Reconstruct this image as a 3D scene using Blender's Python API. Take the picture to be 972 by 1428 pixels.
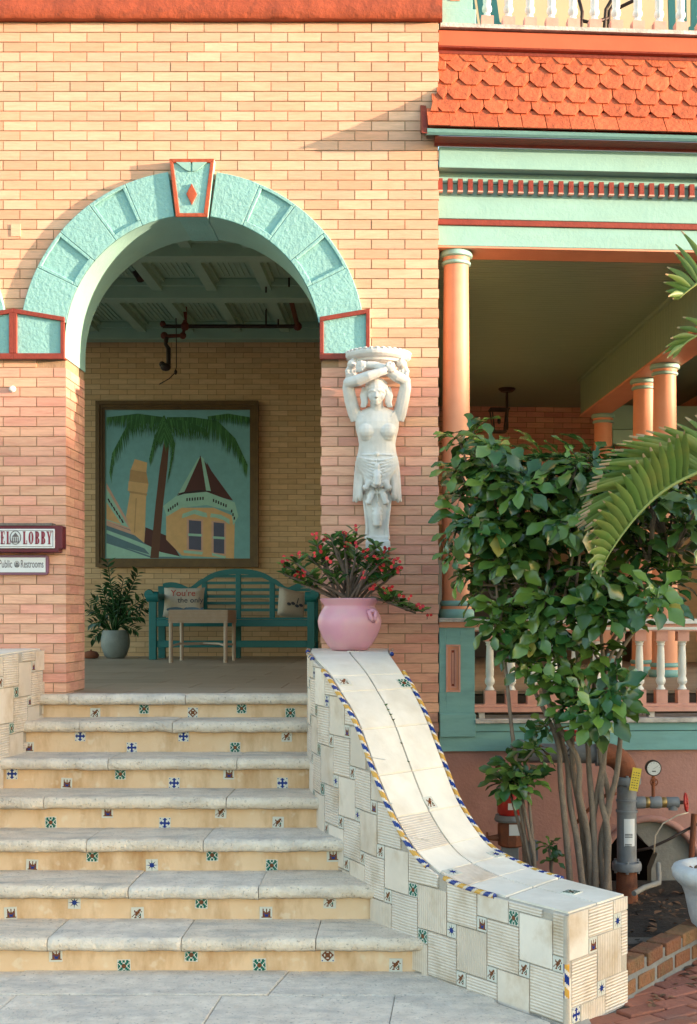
import bpy, bmesh, math, random
from mathutils import Vector, Matrix, noise
rad = math.radians
rnd = random.Random(11)
for o in list(bpy.data.objects): bpy.data.objects.remove(o)
sc = bpy.context.scene
COL = sc.collection
# ------------------------------------------------------------------ camera
F, VX, VY, CD, CH = 1800.0, 570.0, 855.0, 8.0, 0.5     # focal px, vanishing point px, distance to facade, eye height over lobby floor
cd = bpy.data.cameras.new('camera'); cam = bpy.data.objects.new('camera', cd); COL.objects.link(cam)
cam.location = (0, -CD, CH); cam.rotation_euler = (rad(90), 0, 0)
cd.sensor_width = 36; cd.lens = 36*F/1428; cd.sensor_fit = 'AUTO'
cd.shift_x = (486-VX)/1428; cd.shift_y = (VY-714)/1428
cd.clip_end = 2000; cd.clip_start = .05
sc.camera = cam
# ------------------------------------------------------------------ world, sun, exposure
SUN = Vector((4.2, -1.0, .40)).normalized()            # towards the sun
W = bpy.data.worlds.new('World'); sc.world = W; W.use_nodes = True
nt = W.node_tree; bg = nt.nodes['Background']
sky = nt.nodes.new('ShaderNodeTexSky'); sky.sky_type = 'NISHITA'; sky.sun_disc = False
sky.sun_elevation = math.asin(SUN.z); sky.sun_rotation = math.atan2(SUN.x, SUN.y)
sky.air_density = 1.0; sky.dust_density = .8; sky.ozone_density = 1.05
nt.links.new(sky.outputs[0], bg.inputs[0]); bg.inputs[1].default_value = .15
sd = bpy.data.lights.new('sun', 'SUN'); sun = bpy.data.objects.new('sun', sd); COL.objects.link(sun)
sd.energy = 2.3; sd.angle = rad(.6); sd.color = (1, .70, .50)
sun.rotation_euler = SUN.to_track_quat('Z', 'Y').to_euler()
sun.location = SUN*30
sc.view_settings.view_transform = 'Standard'; sc.view_settings.look = 'None'
sc.view_settings.gamma = 1; sc.view_settings.exposure = 2.7
# ------------------------------------------------------------------ helpers
def P(px, py, Y):
    d = (CD+Y)/F
    return Vector(((px-VX)*d, Y, CH-(py-VY)*d))
def XZ(px, py, Y=0):
    p = P(px, py, Y); return p.x, p.z
# porch frame: turned four degrees about the end of the brick wall
TH = rad(4); PV = Vector((.187, 0, 0)); cT, sT = math.cos(TH), math.sin(TH)
def PU(px, py, v=0):                                   # pixel -> (u, z) on porch plane v
    a = (px-VX)/F
    d = (v + CD*cT - PV.x*sT)/(cT - a*sT)
    X = a*d; Y = d-CD
    return (X-PV.x)*cT + Y*sT, CH-(py-VY)*d/F
def PZ(py, v=0, px=760): return PU(px, py, v)[1]
BASE = {}
def link(o): COL.objects.link(o); return o
def thing(name, label, cat, base=(0, 0, 0), group=None, porch=False, kind=None):
    o = bpy.data.objects.new(name, None); link(o); o.empty_display_size = .1
    b = Vector(base); BASE[o.name] = (b, porch); place(o, b, porch)
    tag(o, label, cat, group, kind); return o
def place(o, b, porch):
    if porch:
        o.location = PV + Matrix.Rotation(TH, 3, 'Z') @ b; o.rotation_euler = (0, 0, TH)
    else: o.location = b
def tag(o, label=None, cat=None, group=None, kind=None):
    if label: o['label'] = label
    if cat: o['category'] = cat
    if group: o['group'] = group
    if kind: o['kind'] = kind
    return o
class MB:
    def __init__(s): s.v = []; s.f = []; s.m = []; s.uv = None
    def quad(s, a, b, c, d, mi=0):
        n = len(s.v); s.v += [Vector(a), Vector(b), Vector(c), Vector(d)]; s.f.append((n, n+1, n+2, n+3)); s.m.append(mi)
    def poly(s, pts, mi=0):
        n = len(s.v); s.v += [Vector(p) for p in pts]; s.f.append(tuple(range(n, n+len(pts)))); s.m.append(mi)
    def hexa(s, p, mi=0):                              # 8 points: bottom 4 ccw, top 4 ccw
        n = len(s.v); s.v += [Vector(q) for q in p]
        for f in ((3, 2, 1, 0), (4, 5, 6, 7), (0, 1, 5, 4), (1, 2, 6, 5), (2, 3, 7, 6), (3, 0, 4, 7)):
            s.f.append(tuple(n+i for i in f)); s.m.append(mi)
    def box(s, x0, x1, y0, y1, z0, z1, mi=0):
        s.hexa([(x0, y0, z0), (x1, y0, z0), (x1, y1, z0), (x0, y1, z0), (x0, y0, z1), (x1, y0, z1), (x1, y1, z1), (x0, y1, z1)], mi)
    def cbox(s, c, size, rot=None, mi=0):
        c = Vector(c); h = Vector(size)/2; pts = []
        for z in (-1, 1):
            for x, y in ((-1, -1), (1, -1), (1, 1), (-1, 1)):
                p = Vector((x*h.x, y*h.y, z*h.z)); pts.append(c + (rot @ p if rot else p))
        s.hexa(pts, mi)
    def bar(s, a, b, w, h=None, mi=0, up=(0, 0, 1)):
        a = Vector(a); b = Vector(b); h = h or w; d = (b-a).normalized(); u = Vector(up)
        if abs(d.dot(u)) > .98: u = Vector((0, 1, 0))
        x = d.cross(u).normalized()*w/2; z = x.cross(d).normalized()*h/2
        s.hexa([a-x-z, a+x-z, b+x-z, b-x-z, a-x+z, a+x+z, b+x+z, b-x+z], mi)
    def prism(s, pts, y0, y1, mi=0, plane='xz'):       # 2D polygon extruded
        n = len(s.v); k = len(pts)
        area = sum(pts[i][0]*pts[(i+1) % k][1]-pts[(i+1) % k][0]*pts[i][1] for i in range(k))
        if area < 0: pts = pts[::-1]
        def mk(p, y): return Vector((p[0], y, p[1])) if plane == 'xz' else (Vector((y, p[0], p[1])) if plane == 'yz' else Vector((p[0], p[1], y)))
        s.v += [mk(p, y0) for p in pts]+[mk(p, y1) for p in pts]
        fl = plane != 'xz'
        fs = [tuple(range(n, n+k)), tuple(range(n+2*k-1, n+k-1, -1))]+[(n+(i+1) % k, n+i, n+k+i, n+k+(i+1) % k) for i in range(k)]
        for f in fs: s.f.append(f[::-1] if fl else f); s.m.append(mi)
    def tube(s, pts, r, n=8, mi=0, caps=True, squash=None):
        pts = [Vector(p) for p in pts]; rs = r if isinstance(r, (list, tuple)) else [r]*len(pts)
        b0 = len(s.v); ref = None
        for i, p in enumerate(pts):
            t = (pts[min(i+1, len(pts)-1)]-pts[max(i-1, 0)])
            if t.length < 1e-9: t = Vector((0, 0, 1))
            t.normalize()
            if ref is None: ref = t.orthogonal()
            ref = (ref - t*ref.dot(t)); ref.normalize(); bi = t.cross(ref)
            for j in range(n):
                a = 2*math.pi*j/n; o = (ref*math.cos(a)+bi*math.sin(a))*rs[i]
                if squash: o = Vector((o.x*squash[0], o.y*squash[1], o.z*squash[2]))
                s.v.append(p+o)
        for i in range(len(pts)-1):
            for j in range(n):
                s.f.append((b0+i*n+j, b0+i*n+(j+1) % n, b0+(i+1)*n+(j+1) % n, b0+(i+1)*n+j)); s.m.append(mi)
        if caps:
            s.f.append(tuple(b0+j for j in range(n-1, -1, -1))); s.m.append(mi)
            e = b0+(len(pts)-1)*n; s.f.append(tuple(e+j for j in range(n))); s.m.append(mi)
    def lathe(s, prof, c=(0, 0, 0), n=24, mi=0, sx=1, sy=1, a0=0, a1=None):
        c = Vector(c); b0 = len(s.v); full = a1 is None; A = 2*math.pi if full else a1-a0; k = n if full else n+1
        for r, z in prof:
            for j in range(k):
                a = a0+A*j/n; s.v.append(c+Vector((r*math.cos(a)*sx, r*math.sin(a)*sy, z)))
        for i in range(len(prof)-1):
            for j in range(n):
                q = (j+1) % k
                s.f.append((b0+i*k+j, b0+i*k+q, b0+(i+1)*k+q, b0+(i+1)*k+j)); s.m.append(mi)
        if full:
            s.f.append(tuple(b0+j for j in range(k-1, -1, -1))); s.m.append(mi)
            e = b0+(len(prof)-1)*k; s.f.append(tuple(e+j for j in range(k))); s.m.append(mi)
    def ball(s, c, r, n=12, mi=0, rot=None):
        c = Vector(c); r = Vector(r) if hasattr(r, '__len__') else Vector((r, r, r)); b0 = len(s.v); m = n//2
        pr = []
        for i in range(m+1):
            t = math.pi*i/m
            for j in range(n):
                a = 2*math.pi*j/n
                q = Vector((r.x*math.sin(t)*math.cos(a), r.y*math.sin(t)*math.sin(a), -r.z*math.cos(t)))
                s.v.append(c+(rot @ q if rot else q))
        for i in range(m):
            for j in range(n):
                q = (j+1) % n
                if i == 0: fc = (b0+j, b0+n+q, b0+n+j)
                elif i == m-1: fc = (b0+i*n+j, b0+i*n+q, b0+(i+1)*n+j)
                else: fc = (b0+i*n+j, b0+i*n+q, b0+(i+1)*n+q, b0+(i+1)*n+j)
                s.f.append(fc); s.m.append(mi)
    def rings(s, rings, mi=0, caps=True):              # loft through equal rings
        b0 = len(s.v); n = len(rings[0])
        for r in rings: s.v += [Vector(p) for p in r]
        for i in range(len(rings)-1):
            for j in range(n):
                q = (j+1) % n; s.f.append((b0+i*n+j, b0+i*n+q, b0+(i+1)*n+q, b0+(i+1)*n+j)); s.m.append(mi)
        if caps:
            s.f.append(tuple(b0+j for j in range(n-1, -1, -1))); s.m.append(mi)
            e = b0+(len(rings)-1)*n; s.f.append(tuple(e+j for j in range(n))); s.m.append(mi)
    def sheet(s, rows, mi=0):
        b0 = len(s.v); n = len(rows[0])
        for r in rows: s.v += [Vector(p) for p in r]
        for i in range(len(rows)-1):
            for j in range(n-1):
                s.f.append((b0+i*n+j, b0+i*n+j+1, b0+(i+1)*n+j+1, b0+(i+1)*n+j)); s.m.append(mi)
    def mesh(s, name, mats, base=Vector((0, 0, 0)), smooth=None):
        me = bpy.data.meshes.new(name); me.from_pydata([v-base for v in s.v], [], s.f)
        for m in (mats if isinstance(mats, (list, tuple)) else [mats]): me.materials.append(MAT[m])
        me.polygons.foreach_set('material_index', s.m)
        if s.uv:
            l = me.uv_layers.new(name='UVMap')
            for lp in me.loops: l.data[lp.index].uv = s.uv[lp.vertex_index]
        if smooth is not None:
            me.polygons.foreach_set('use_smooth', [True]*len(s.f))
            if smooth < 180: me.set_sharp_from_angle(angle=rad(smooth))
        me.update(); return me
    def build(s, name, mats, parent=None, smooth=None, bevel=None, label=None, cat=None, group=None, kind=None, base=None, porch=False, norm=False):
        if parent is not None: b, _ = BASE[parent.name]
        elif base is not None: b = Vector(base)
        else:
            xs = [v.x for v in s.v]; ys = [v.y for v in s.v]; zs = [v.z for v in s.v]
            b = Vector(((min(xs)+max(xs))/2, (min(ys)+max(ys))/2, min(zs)))
        me = s.mesh(name, mats, b, smooth)
        if norm:
            bm = bmesh.new(); bm.from_mesh(me); bmesh.ops.recalc_face_normals(bm, faces=bm.faces); bm.to_mesh(me); bm.free()
        o = bpy.data.objects.new(name, me); link(o)
        if parent is not None: o.parent = parent
        else: place(o, b, porch)
        BASE[o.name] = (b, porch)
        if bevel:
            m = o.modifiers.new('Bevel', 'BEVEL'); m.width = bevel; m.segments = 2; m.limit_method = 'ANGLE'; m.angle_limit = rad(40)
        tag(o, label, cat, group, kind); return o
def inst(name, me, parent, loc, rot=None, scale=None):  # a piece that shares mesh data
    o = bpy.data.objects.new(name, me); link(o)
    b = BASE[parent.name][0] if parent else Vector((0, 0, 0))
    if parent: o.parent = parent
    o.location = Vector(loc)-b
    if rot is not None:
        o.rotation_euler = rot.to_euler() if isinstance(rot, Matrix) else rot
    if scale is not None: o.scale = scale if hasattr(scale, '__len__') else (scale,)*3
    return o
# ------------------------------------------------------------------ materials
MAT = {}
def pmat(name, c1, c2=None, scale=6, rough=.7, bump=0, bscale=60, rand=0, island=False, stain=None, sscale=(2, 2, 2), samt=.6, metal=0, detail=5,
         speck=None, spscale=150, spamt=.5, rib=None, trans=0, spec=.4, stretch=(1, 1, 1), bdist=.01, emit=None, fine=0.0):
    m = bpy.data.materials.new(name); m.use_nodes = True; MAT[name] = m
    n = m.node_tree.nodes; L = m.node_tree.links.new; bs = n['Principled BSDF']
    bs.inputs['Roughness'].default_value = rough; bs.inputs['Metallic'].default_value = metal
    bs.inputs['Specular IOR Level'].default_value = spec
    geo = n.new('ShaderNodeNewGeometry')
    def tex(sc_, st=(1, 1, 1), det=detail, rgh=.6):
        mp = n.new('ShaderNodeMapping'); mp.inputs['Scale'].default_value = st; L(geo.outputs['Position'], mp.inputs[0])
        t = n.new('ShaderNodeTexNoise'); t.inputs['Scale'].default_value = sc_; t.inputs['Detail'].default_value = det; t.inputs['Roughness'].default_value = rgh
        L(mp.outputs[0], t.inputs['Vector']); return t.outputs['Fac']
    def ramp(src, lo, hi):
        r = n.new('ShaderNodeMapRange'); r.inputs[1].default_value = lo; r.inputs[2].default_value = hi; L(src, r.inputs[0]); return r.outputs[0]
    def mix(fac, a, b, mode='MIX'):
        x = n.new('ShaderNodeMix'); x.data_type = 'RGBA'; x.blend_type = mode
        for s_, val in ((x.inputs[0], fac), (x.inputs[6], a), (x.inputs[7], b)):
            if hasattr(val, 'is_linked'): L(val, s_)
            elif isinstance(val, (int, float)): s_.default_value = val
            else: s_.default_value = (*val, 1)
        return x.outputs[2]
    col = c1
    if rand or island:
        if island: rv = geo.outputs['Random Per Island']
        else: rv = n.new('ShaderNodeObjectInfo').outputs['Random']
        if c2: col = mix(rv, c1, c2)
        hsv = n.new('ShaderNodeHueSaturation')
        wn = n.new('ShaderNodeTexWhiteNoise'); wn.noise_dimensions = '1D'; L(rv, wn.inputs['W'])
        mr = n.new('ShaderNodeMapRange'); mr.inputs[3].default_value = 1-rand; mr.inputs[4].default_value = 1+rand; L(wn.outputs['Value'], mr.inputs[0]); L(mr.outputs[0], hsv.inputs['Value'])
        if hasattr(col, 'is_linked'): L(col, hsv.inputs['Color'])
        else: hsv.inputs['Color'].default_value = (*col, 1)
        col = hsv.outputs[0]
        dk = ramp(tex(scale, stretch), .3, .7)
        col = mix(.35, col, mix(dk, (.72, .70, .68), (1.25, 1.22, 1.2)), 'MULTIPLY')
    elif c2: col = mix(ramp(tex(scale, stretch), .3, .7), c1, c2)
    if stain is not None: 
        st = ramp(tex(1, sscale, 6, .65), .48, .72)
        mm = n.new('ShaderNodeMath'); mm.operation = 'MULTIPLY'; mm.inputs[1].default_value = samt; L(st, mm.inputs[0])
        col = mix(mm.outputs[0], col, stain)
    if speck is not None:
        sp = ramp(tex(spscale, (1, 1, 1), 2), .62, .7)
        mm = n.new('ShaderNodeMath'); mm.operation = 'MULTIPLY'; mm.inputs[1].default_value = spamt; L(sp, mm.inputs[0])
        col = mix(mm.outputs[0], col, speck)
    if hasattr(col, 'is_linked'): L(col, bs.inputs['Base Color'])
    else: bs.inputs['Base Color'].default_value = (*col, 1)
    if bump or rib:
        b = n.new('ShaderNodeBump'); b.inputs['Distance'].default_value = bdist; b.inputs['Strength'].default_value = bump or .6
        if rib:
            uv = n.new('ShaderNodeUVMap'); sx = n.new('ShaderNodeSeparateXYZ'); L(uv.outputs[0], sx.inputs[0])
            ml = n.new('ShaderNodeMath'); ml.operation = 'MULTIPLY'; ml.inputs[1].default_value = 2*math.pi/rib[1]; L(sx.outputs[rib[0]], ml.inputs[0])
            si = n.new('ShaderNodeMath'); si.operation = 'SINE'; L(ml.outputs[0], si.inputs[0])
            ns = n.new('ShaderNodeMath'); ns.operation = 'MULTIPLY_ADD'; ns.inputs[1].default_value = .8; L(tex(bscale), ns.inputs[0]); L(si.outputs[0], ns.inputs[2])
            L(ns.outputs[0], b.inputs['Height'])
            # dirt lying in the grooves
            gr = ramp(si.outputs[0], -.2, -1); gm = n.new('ShaderNodeMath'); gm.operation = 'MULTIPLY'; gm.inputs[1].default_value = .3; L(gr, gm.inputs[0])
            c0 = mix(gm.outputs[0], col, (.40, .30, .20)); L(c0, bs.inputs['Base Color'])
        else: L(tex(bscale, (1, 1, 1), 6), b.inputs['Height'])
        L(b.outputs[0], bs.inputs['Normal'])
    if trans:
        bs.inputs['Subsurface Weight'].default_value = 0
        tr = n.new('ShaderNodeBsdfTranslucent'); ms = n.new('ShaderNodeMixShader'); ms.inputs[0].default_value = trans
        if hasattr(col, 'is_linked'): L(col, tr.inputs[0])
        else: tr.inputs[0].default_value = (*col, 1)
        L(bs.outputs[0], ms.inputs[1]); L(tr.outputs[0], ms.inputs[2]); L(ms.outputs[0], n['Material Output'].inputs[0])
    if emit: 
        bs.inputs['Emission Color'].default_value = (*emit[0], 1); bs.inputs['Emission Strength'].default_value = emit[1]
    return m
buff = dict(scale=5, rough=.75, bump=.35, bscale=90, bdist=.004, stretch=(2, 2, 18), rand=.13)
pmat('brick', (.71, .455, .315), (.73, .39, .25), stain=(.36, .26, .15), sscale=(5, 5, 30), samt=.38, **buff)
pmat('brick_joined', (.71, .455, .315), (.73, .39, .25), stain=(.36, .26, .15), sscale=(5, 5, 30), samt=.38, island=True, **buff)
pmat('brick_pink', (.68, .33, .255), (.72, .42, .29), stain=(.46, .15, .11), sscale=(4, 4, 26), samt=.5, **buff)
pmat('brick_pink_joined', (.68, .33, .255), (.72, .42, .29), stain=(.46, .15, .11), sscale=(4, 4, 26), samt=.5, island=True, **buff)
pmat('mortar', (.44, .29, .18), (.33, .21, .13), 20, .9, .4, 120)
pmat('mortar_back', (.28, .17, .09), (.22, .13, .07), 20, .9)
pmat('brick_back', (.66, .47, .27), (.62, .41, .22), 4, .8, rand=.10, stretch=(2, 2, 10))
pmat('brick_back_joined', (.66, .47, .27), (.62, .41, .22), 4, .8, rand=.10, island=True, stretch=(2, 2, 10))
pmat('terracotta_paint', (.42, .085, .032), (.34, .066, .025), 8, .55, .45, 14, stain=(.20, .045, .02), sscale=(4, 4, 9), samt=.4, bdist=.02, speck=(.10, .03, .015), spscale=11, spamt=.35)
pmat('orange_paint', (.49, .115, .045), (.44, .10, .038), 5, .5, .2, 40, stain=(.40, .085, .035), sscale=(4, 4, 9), samt=.3, bdist=.004)
pmat('red_trim', (.26, .04, .022), (.20, .03, .017), 15, .5, .3, 50)
pmat('teal_paint', (.25, .50, .48), (.21, .44, .43), 5, .5, .6, 40, bdist=.014, stain=(.28, .46, .42), sscale=(5, 5, 5), samt=.3)
pmat('teal_smooth', (.28, .50, .45), (.24, .44, .40), 5, .5, .3, 40, stain=(.25, .40, .34), sscale=(3, 3, 9), samt=.35, bdist=.006)
pmat('teal_wood', (.19, .40, .395), (.155, .34, .34), 4, .5, .3, 40, stretch=(1, 1, 6), stain=(.10, .22, .21), sscale=(4, 4, 16), samt=.4, bdist=.004)
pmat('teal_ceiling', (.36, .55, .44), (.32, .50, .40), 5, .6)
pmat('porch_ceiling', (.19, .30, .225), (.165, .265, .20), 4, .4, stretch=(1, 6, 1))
pmat('salmon', (.66, .30, .185), (.60, .26, .155), 5, .5, .25, 60, stain=(.50, .20, .12), sscale=(3, 3, 3), samt=.3, bdist=.004)
pmat('pink_paint', (.66, .34, .27), (.60, .29, .23), 8, .5, .3, 60, stain=(.40, .18, .14), sscale=(8, 8, 8), samt=.35, bdist=.004)
pmat('pink_stucco', (.46, .24, .20), (.40, .20, .165), 4, .85, .5, 50, stain=(.24, .13, .11), sscale=(2.5, 2.5, 3), samt=.55)
pmat('white_paint', (.78, .77, .74), (.70, .69, .66), 10, .45, .15, 60, stain=(.5, .47, .42), sscale=(9, 9, 9), samt=.25, bdist=.004)
pmat('weathered_white', (.66, .62, .58), (.40, .36, .33), 12, .8, .6, 60, stain=(.25, .21, .19), sscale=(8, 8, 40), samt=.7)
pmat('shingle', (.50, .125, .050), (.43, .10, .038), 7, .6, .9, 22, rand=.10, stain=(.34, .075, .03), sscale=(9, 9, 5), samt=.4, bdist=.012)
pmat('stone', (.84, .715, .58), (.68, .56, .44), 9, .85, 1.0, 55, stain=(.33, .31, .29), sscale=(3, 9, 7), samt=.75, speck=(.20, .15, .10), spscale=70, spamt=.6, bdist=.014)
pmat('stone_grey', (.84, .735, .62), (.62, .535, .45), 11, .85, 1.0, 45, stain=(.40, .37, .35), sscale=(2.6, 6, 6), samt=.75, speck=(.20, .18, .155), spscale=60, spamt=.55, bdist=.014)
pmat('riser', (.70, .465, .27), (.78, .58, .39), 3.5, .8, .4, 60, stain=(.42, .22, .085), sscale=(5, 5, 1.6), samt=.9, bdist=.006, speck=(.8, .7, .55), spscale=14, spamt=.35)
pmat('grout', (.50, .44, .37), (.38, .33, .28), 14, .9, .5, 80)
tl = dict(scale=5, rough=.55, bscale=90, bdist=.0025, rand=.06, stain=(.46, .33, .20), sscale=(5, 5, 4), samt=.75)
pmat('tile_cream', (.74, .645, .55), (.76, .685, .61), bump=.3, **tl)
pmat('tile_rib_flat', (.75, .65, .555), (.76, .68, .60), bump=.7, rib=(1, .0135), **tl)
pmat('tile_rib_up', (.74, .64, .54), (.76, .67, .58), bump=.7, rib=(0, .0135), **tl)
pmat('top_tile', (.76, .71, .63), (.78, .73, .65), 5, .5, .35, 60, rand=.04, stain=(.52, .42, .30), sscale=(3, 3, 3), samt=.45, bdist=.004)
pmat('glaze_white', (.60, .59, .53), rough=.3); pmat('glaze_blue', (.012, .035, .20), rough=.18); pmat('glaze_green', (.008, .12, .085), rough=.18)
pmat('glaze_brown', (.16, .055, .02), rough=.2); pmat('glaze_yellow', (.62, .33, .06), rough=.2); pmat('glaze_dark', (.02, .018, .03), rough=.2)
pmat('statue', (.72, .71, .70), (.62, .61, .60), 9, .8, .3, 90, stain=(.34, .31, .27), sscale=(6, 6, 4), samt=.45, bdist=.004)
pmat('floor_tile', (.44, .34, .24), (.36, .27, .185), 3, .5, rand=.06, stretch=(2, 12, 1), stain=(.18, .12, .08), sscale=(2, 14, 1), samt=.5)
pmat('porch_board', (.33, .25, .17), (.27, .20, .135), 3, .6, rand=.08, stretch=(1, 10, 1))
pmat('bench_teal', (.010, .165, .17), (.008, .14, .145), 6, .45, stretch=(1, 1, 4))
pmat('wicker', (.46, .33, .22), (.36, .25, .16), 120, .8, .6, 90, stretch=(1, 1, 3)); pmat('table_leg', (.46, .36, .28), (.40, .31, .23), 20, .6)
pmat('pillow', (.55, .49, .40), (.48, .42, .34), 60, .95, .4, 200); pmat('pillow_red', (.42, .06, .04)); pmat('pillow_ink', (.06, .07, .10)); pmat('pillow_blue', (.10, .17, .24))
pmat('frame_gold', (.15, .085, .025), (.10, .055, .02), 12, .4); pmat('dark_metal', (.035, .025, .02), (.05, .03, .025), 30, .5, metal=.3)
pmat('pipe_red', (.16, .035, .02), (.10, .03, .02), 20, .5); pmat('pipe_grey', (.20, .215, .235), (.16, .17, .185), 9, .5, .3, 50, stain=(.12, .10, .09), sscale=(9, 9, 9), samt=.5)
pmat('pipe_rust', (.26, .075, .03), (.12, .05, .03), 9, .8, .5, 60); pmat('valve_red', (.40, .02, .015), (.34, .02, .015), 12, .4)
pmat('yellow_tag', (.70, .52, .06), rough=.5); pmat('paper', (.66, .68, .70), rough=.6); pmat('ink', (.03, .03, .035), rough=.6); pmat('brass', (.40, .26, .10), rough=.4, metal=.7)
pmat('glass', (.03, .035, .035), rough=.08); pmat('dial', (.62, .63, .62), rough=.3); pmat('concrete', (.30, .28, .245), (.22, .20, .18), 7, .9, .6, 50); pmat('black_hole', (.012, .010, .009), rough=.95)
pmat('zz_pot', (.24, .27, .255), (.19, .22, .21), 12, .5, .4, 60)
pmat('pink_pot', (.66, .315, .405), (.60, .28, .37), 4, .42, .25, 40, stain=(.58, .40, .36), sscale=(4, 4, 6), samt=.5, bdist=.004)
pmat('bark', (.24, .185, .14), (.15, .115, .09), 14, .9, .9, 45, stretch=(3, 3, 1)); pmat('thorn_stem', (.12, .085, .07), (.17, .13, .11), 40, .9, .8, 120)
pmat('leaf', (.020, .075, .022), (.12, .205, .036), 8, .22, trans=.12, rand=.4, spec=.6); pmat('leaf_joined', (.020, .075, .022), (.12, .205, .036), 8, .22, trans=.12, rand=.4, island=True, spec=.6)
pmat('leaf_dark', (.018, .070, .022), (.035, .105, .03), 8, .4, rand=.35, trans=.06); pmat('leaf_dark_joined', (.018, .070, .022), (.035, .105, .03), 8, .4, rand=.35, trans=.06, island=True)
pmat('leaf_yellow', (.34, .26, .035), (.22, .22, .04), 12, .4, trans=.15)
pmat('palm_leaf', (.10, .185, .038), (.15, .23, .055), 6, .4, trans=.2, rand=.2, stain=(.33, .28, .06), sscale=(5, 5, 5), samt=.5); pmat('palm_dry', (.34, .22, .10), (.45, .35, .24), 20, .8); pmat('palm_rib', (.25, .30, .09), rough=.5)
pmat('petal', (.55, .012, .018), (.62, .03, .04), 20, .5, rand=.2); pmat('petal_eye', (.55, .45, .08))
pmat('soil', (.050, .036, .026), (.028, .021, .016), 12, .95, 1, 40); pmat('litter', (.20, .10, .05), (.09, .05, .03), 20, .9, rand=.4, island=True)
pmat('paver', (.34, .125, .075), (.27, .10, .07), 7, .85, .6, 60, rand=.2, stain=(.20, .17, .14), sscale=(3, 3, 3), samt=.55); pmat('paver_joint', (.15, .125, .10), (.10, .085, .07), 20, .95, .5, 80)
pmat('edge_brick', (.22, .075, .042), (.20, .11, .05), 9, .85, .9, 50, rand=.25, stain=(.10, .085, .04), sscale=(9, 9, 9), samt=.8, bdist=.015); pmat('edge_mortar', (.21, .215, .22), (.15, .155, .155), 20, .9, .5, 80)
pmat('urn', (.62, .62, .62), (.50, .50, .50), 10, .8, .6, 60, stain=(.32, .31, .30), sscale=(6, 6, 8), samt=.5)
pmat('sign_maroon', (.13, .012, .028), (.10, .01, .022), 15, .4); pmat('sign_white', (.70, .72, .74), rough=.4); pmat('sign_mauve', (.22, .10, .16), rough=.5); pmat('sign_wood', (.22, .19, .17), (.12, .10, .09), 20, .9, .6, 80); pmat('sign_red', (.25, .02, .045), rough=.5); pmat('sign_grey', (.14, .12, .13), rough=.5)
pmat('asphalt', (.09, .088, .084), (.07, .068, .066), 3, .9); pmat('house_wall', (.55, .48, .36)); pmat('house_roof', (.12, .10, .09)); pmat('yellow_wall', (.46, .38, .24), (.40, .33, .21), 3, .7)
pmat('orange_glass', (.8, .35, .08), rough=.4, emit=((1, .42, .1), .12)); pmat('dark_teal', (.012, .11, .115), (.01, .09, .10), 6, .5); pmat('dark_wood', (.07, .05, .035), rough=.6); pmat('grey_metal', (.14, .15, .16), rough=.4)
for nm, c in (('art_sky', (.13, .30, .31)), ('art_tan', (.50, .31, .14)), ('art_tan_dark', (.36, .21, .09)), ('art_roof', (.055, .014, .014)), ('art_teal', (.24, .42, .34)), ('art_green', (.016, .085, .022)), ('art_green_light', (.05, .17, .05)), ('art_trunk', (.085, .032, .016)), ('art_window', (.06, .065, .11)), ('art_blue', (.07, .14, .17)), ('art_black', (.012, .010, .012)), ('art_pink', (.45, .27, .20))): pmat(nm, tuple(min(.85, x*1.5) for x in c), tuple(min(.8, x*1.3) for x in c), 14, .5)
# ================================================================== ground and setting
def box_obj(name, mats, x0, x1, y0, y1, z0, z1, **k):
    m = MB(); m.box(x0, x1, y0, y1, z0, z1); return m.build(name, mats, **k)
g = MB(); g.box(-400, 400, -400, 400, -1.6, -1.30); g.build('ground', 'asphalt', kind='structure', label='wide dull ground running out around the hotel')
GZ = -1.176
# ------------------------------------------------------------------ brick facade
AX, AZ, AR, AO = -1.3356, 2.167, .789, 1.067
AX2 = -2.44-(AX+2.44)
WR, WL, WT, WD = .187, -5.6, 4.95, .46
BC, BL = .0611, .2075
fac = thing('brick_facade', 'tall buff brick hotel wall pierced by a round teal-trimmed archway', 'wall', (-1.3, .2, -1.3))
def arch_pts(cx, r, zb, n=40): return [(cx-r, zb)]+[(cx-r*math.cos(math.pi*i/n), AZ+r*math.sin(math.pi*i/n)) for i in range(n+1)]+[(cx+r, zb)]
m = MB(); rr = AR+.005
m.prism([(WL, -.05)]+arch_pts(AX2, rr, -.05)+arch_pts(AX, rr, -.05)+[(WR-.005, -.05), (WR-.005, WT), (WL, WT)], .006, WD)
m.prism([(WL, -1.3), (WR-.005, -1.3), (WR-.005, -.05), (WL, -.05)], .006, WD)
m.build('wall_core', 'mortar', fac)
bricks = []      # (x0,x1,y0,y1,z0,z1, pink)
J = .006
IMZ = 2.078
row = 0; z = 4.158
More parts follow.
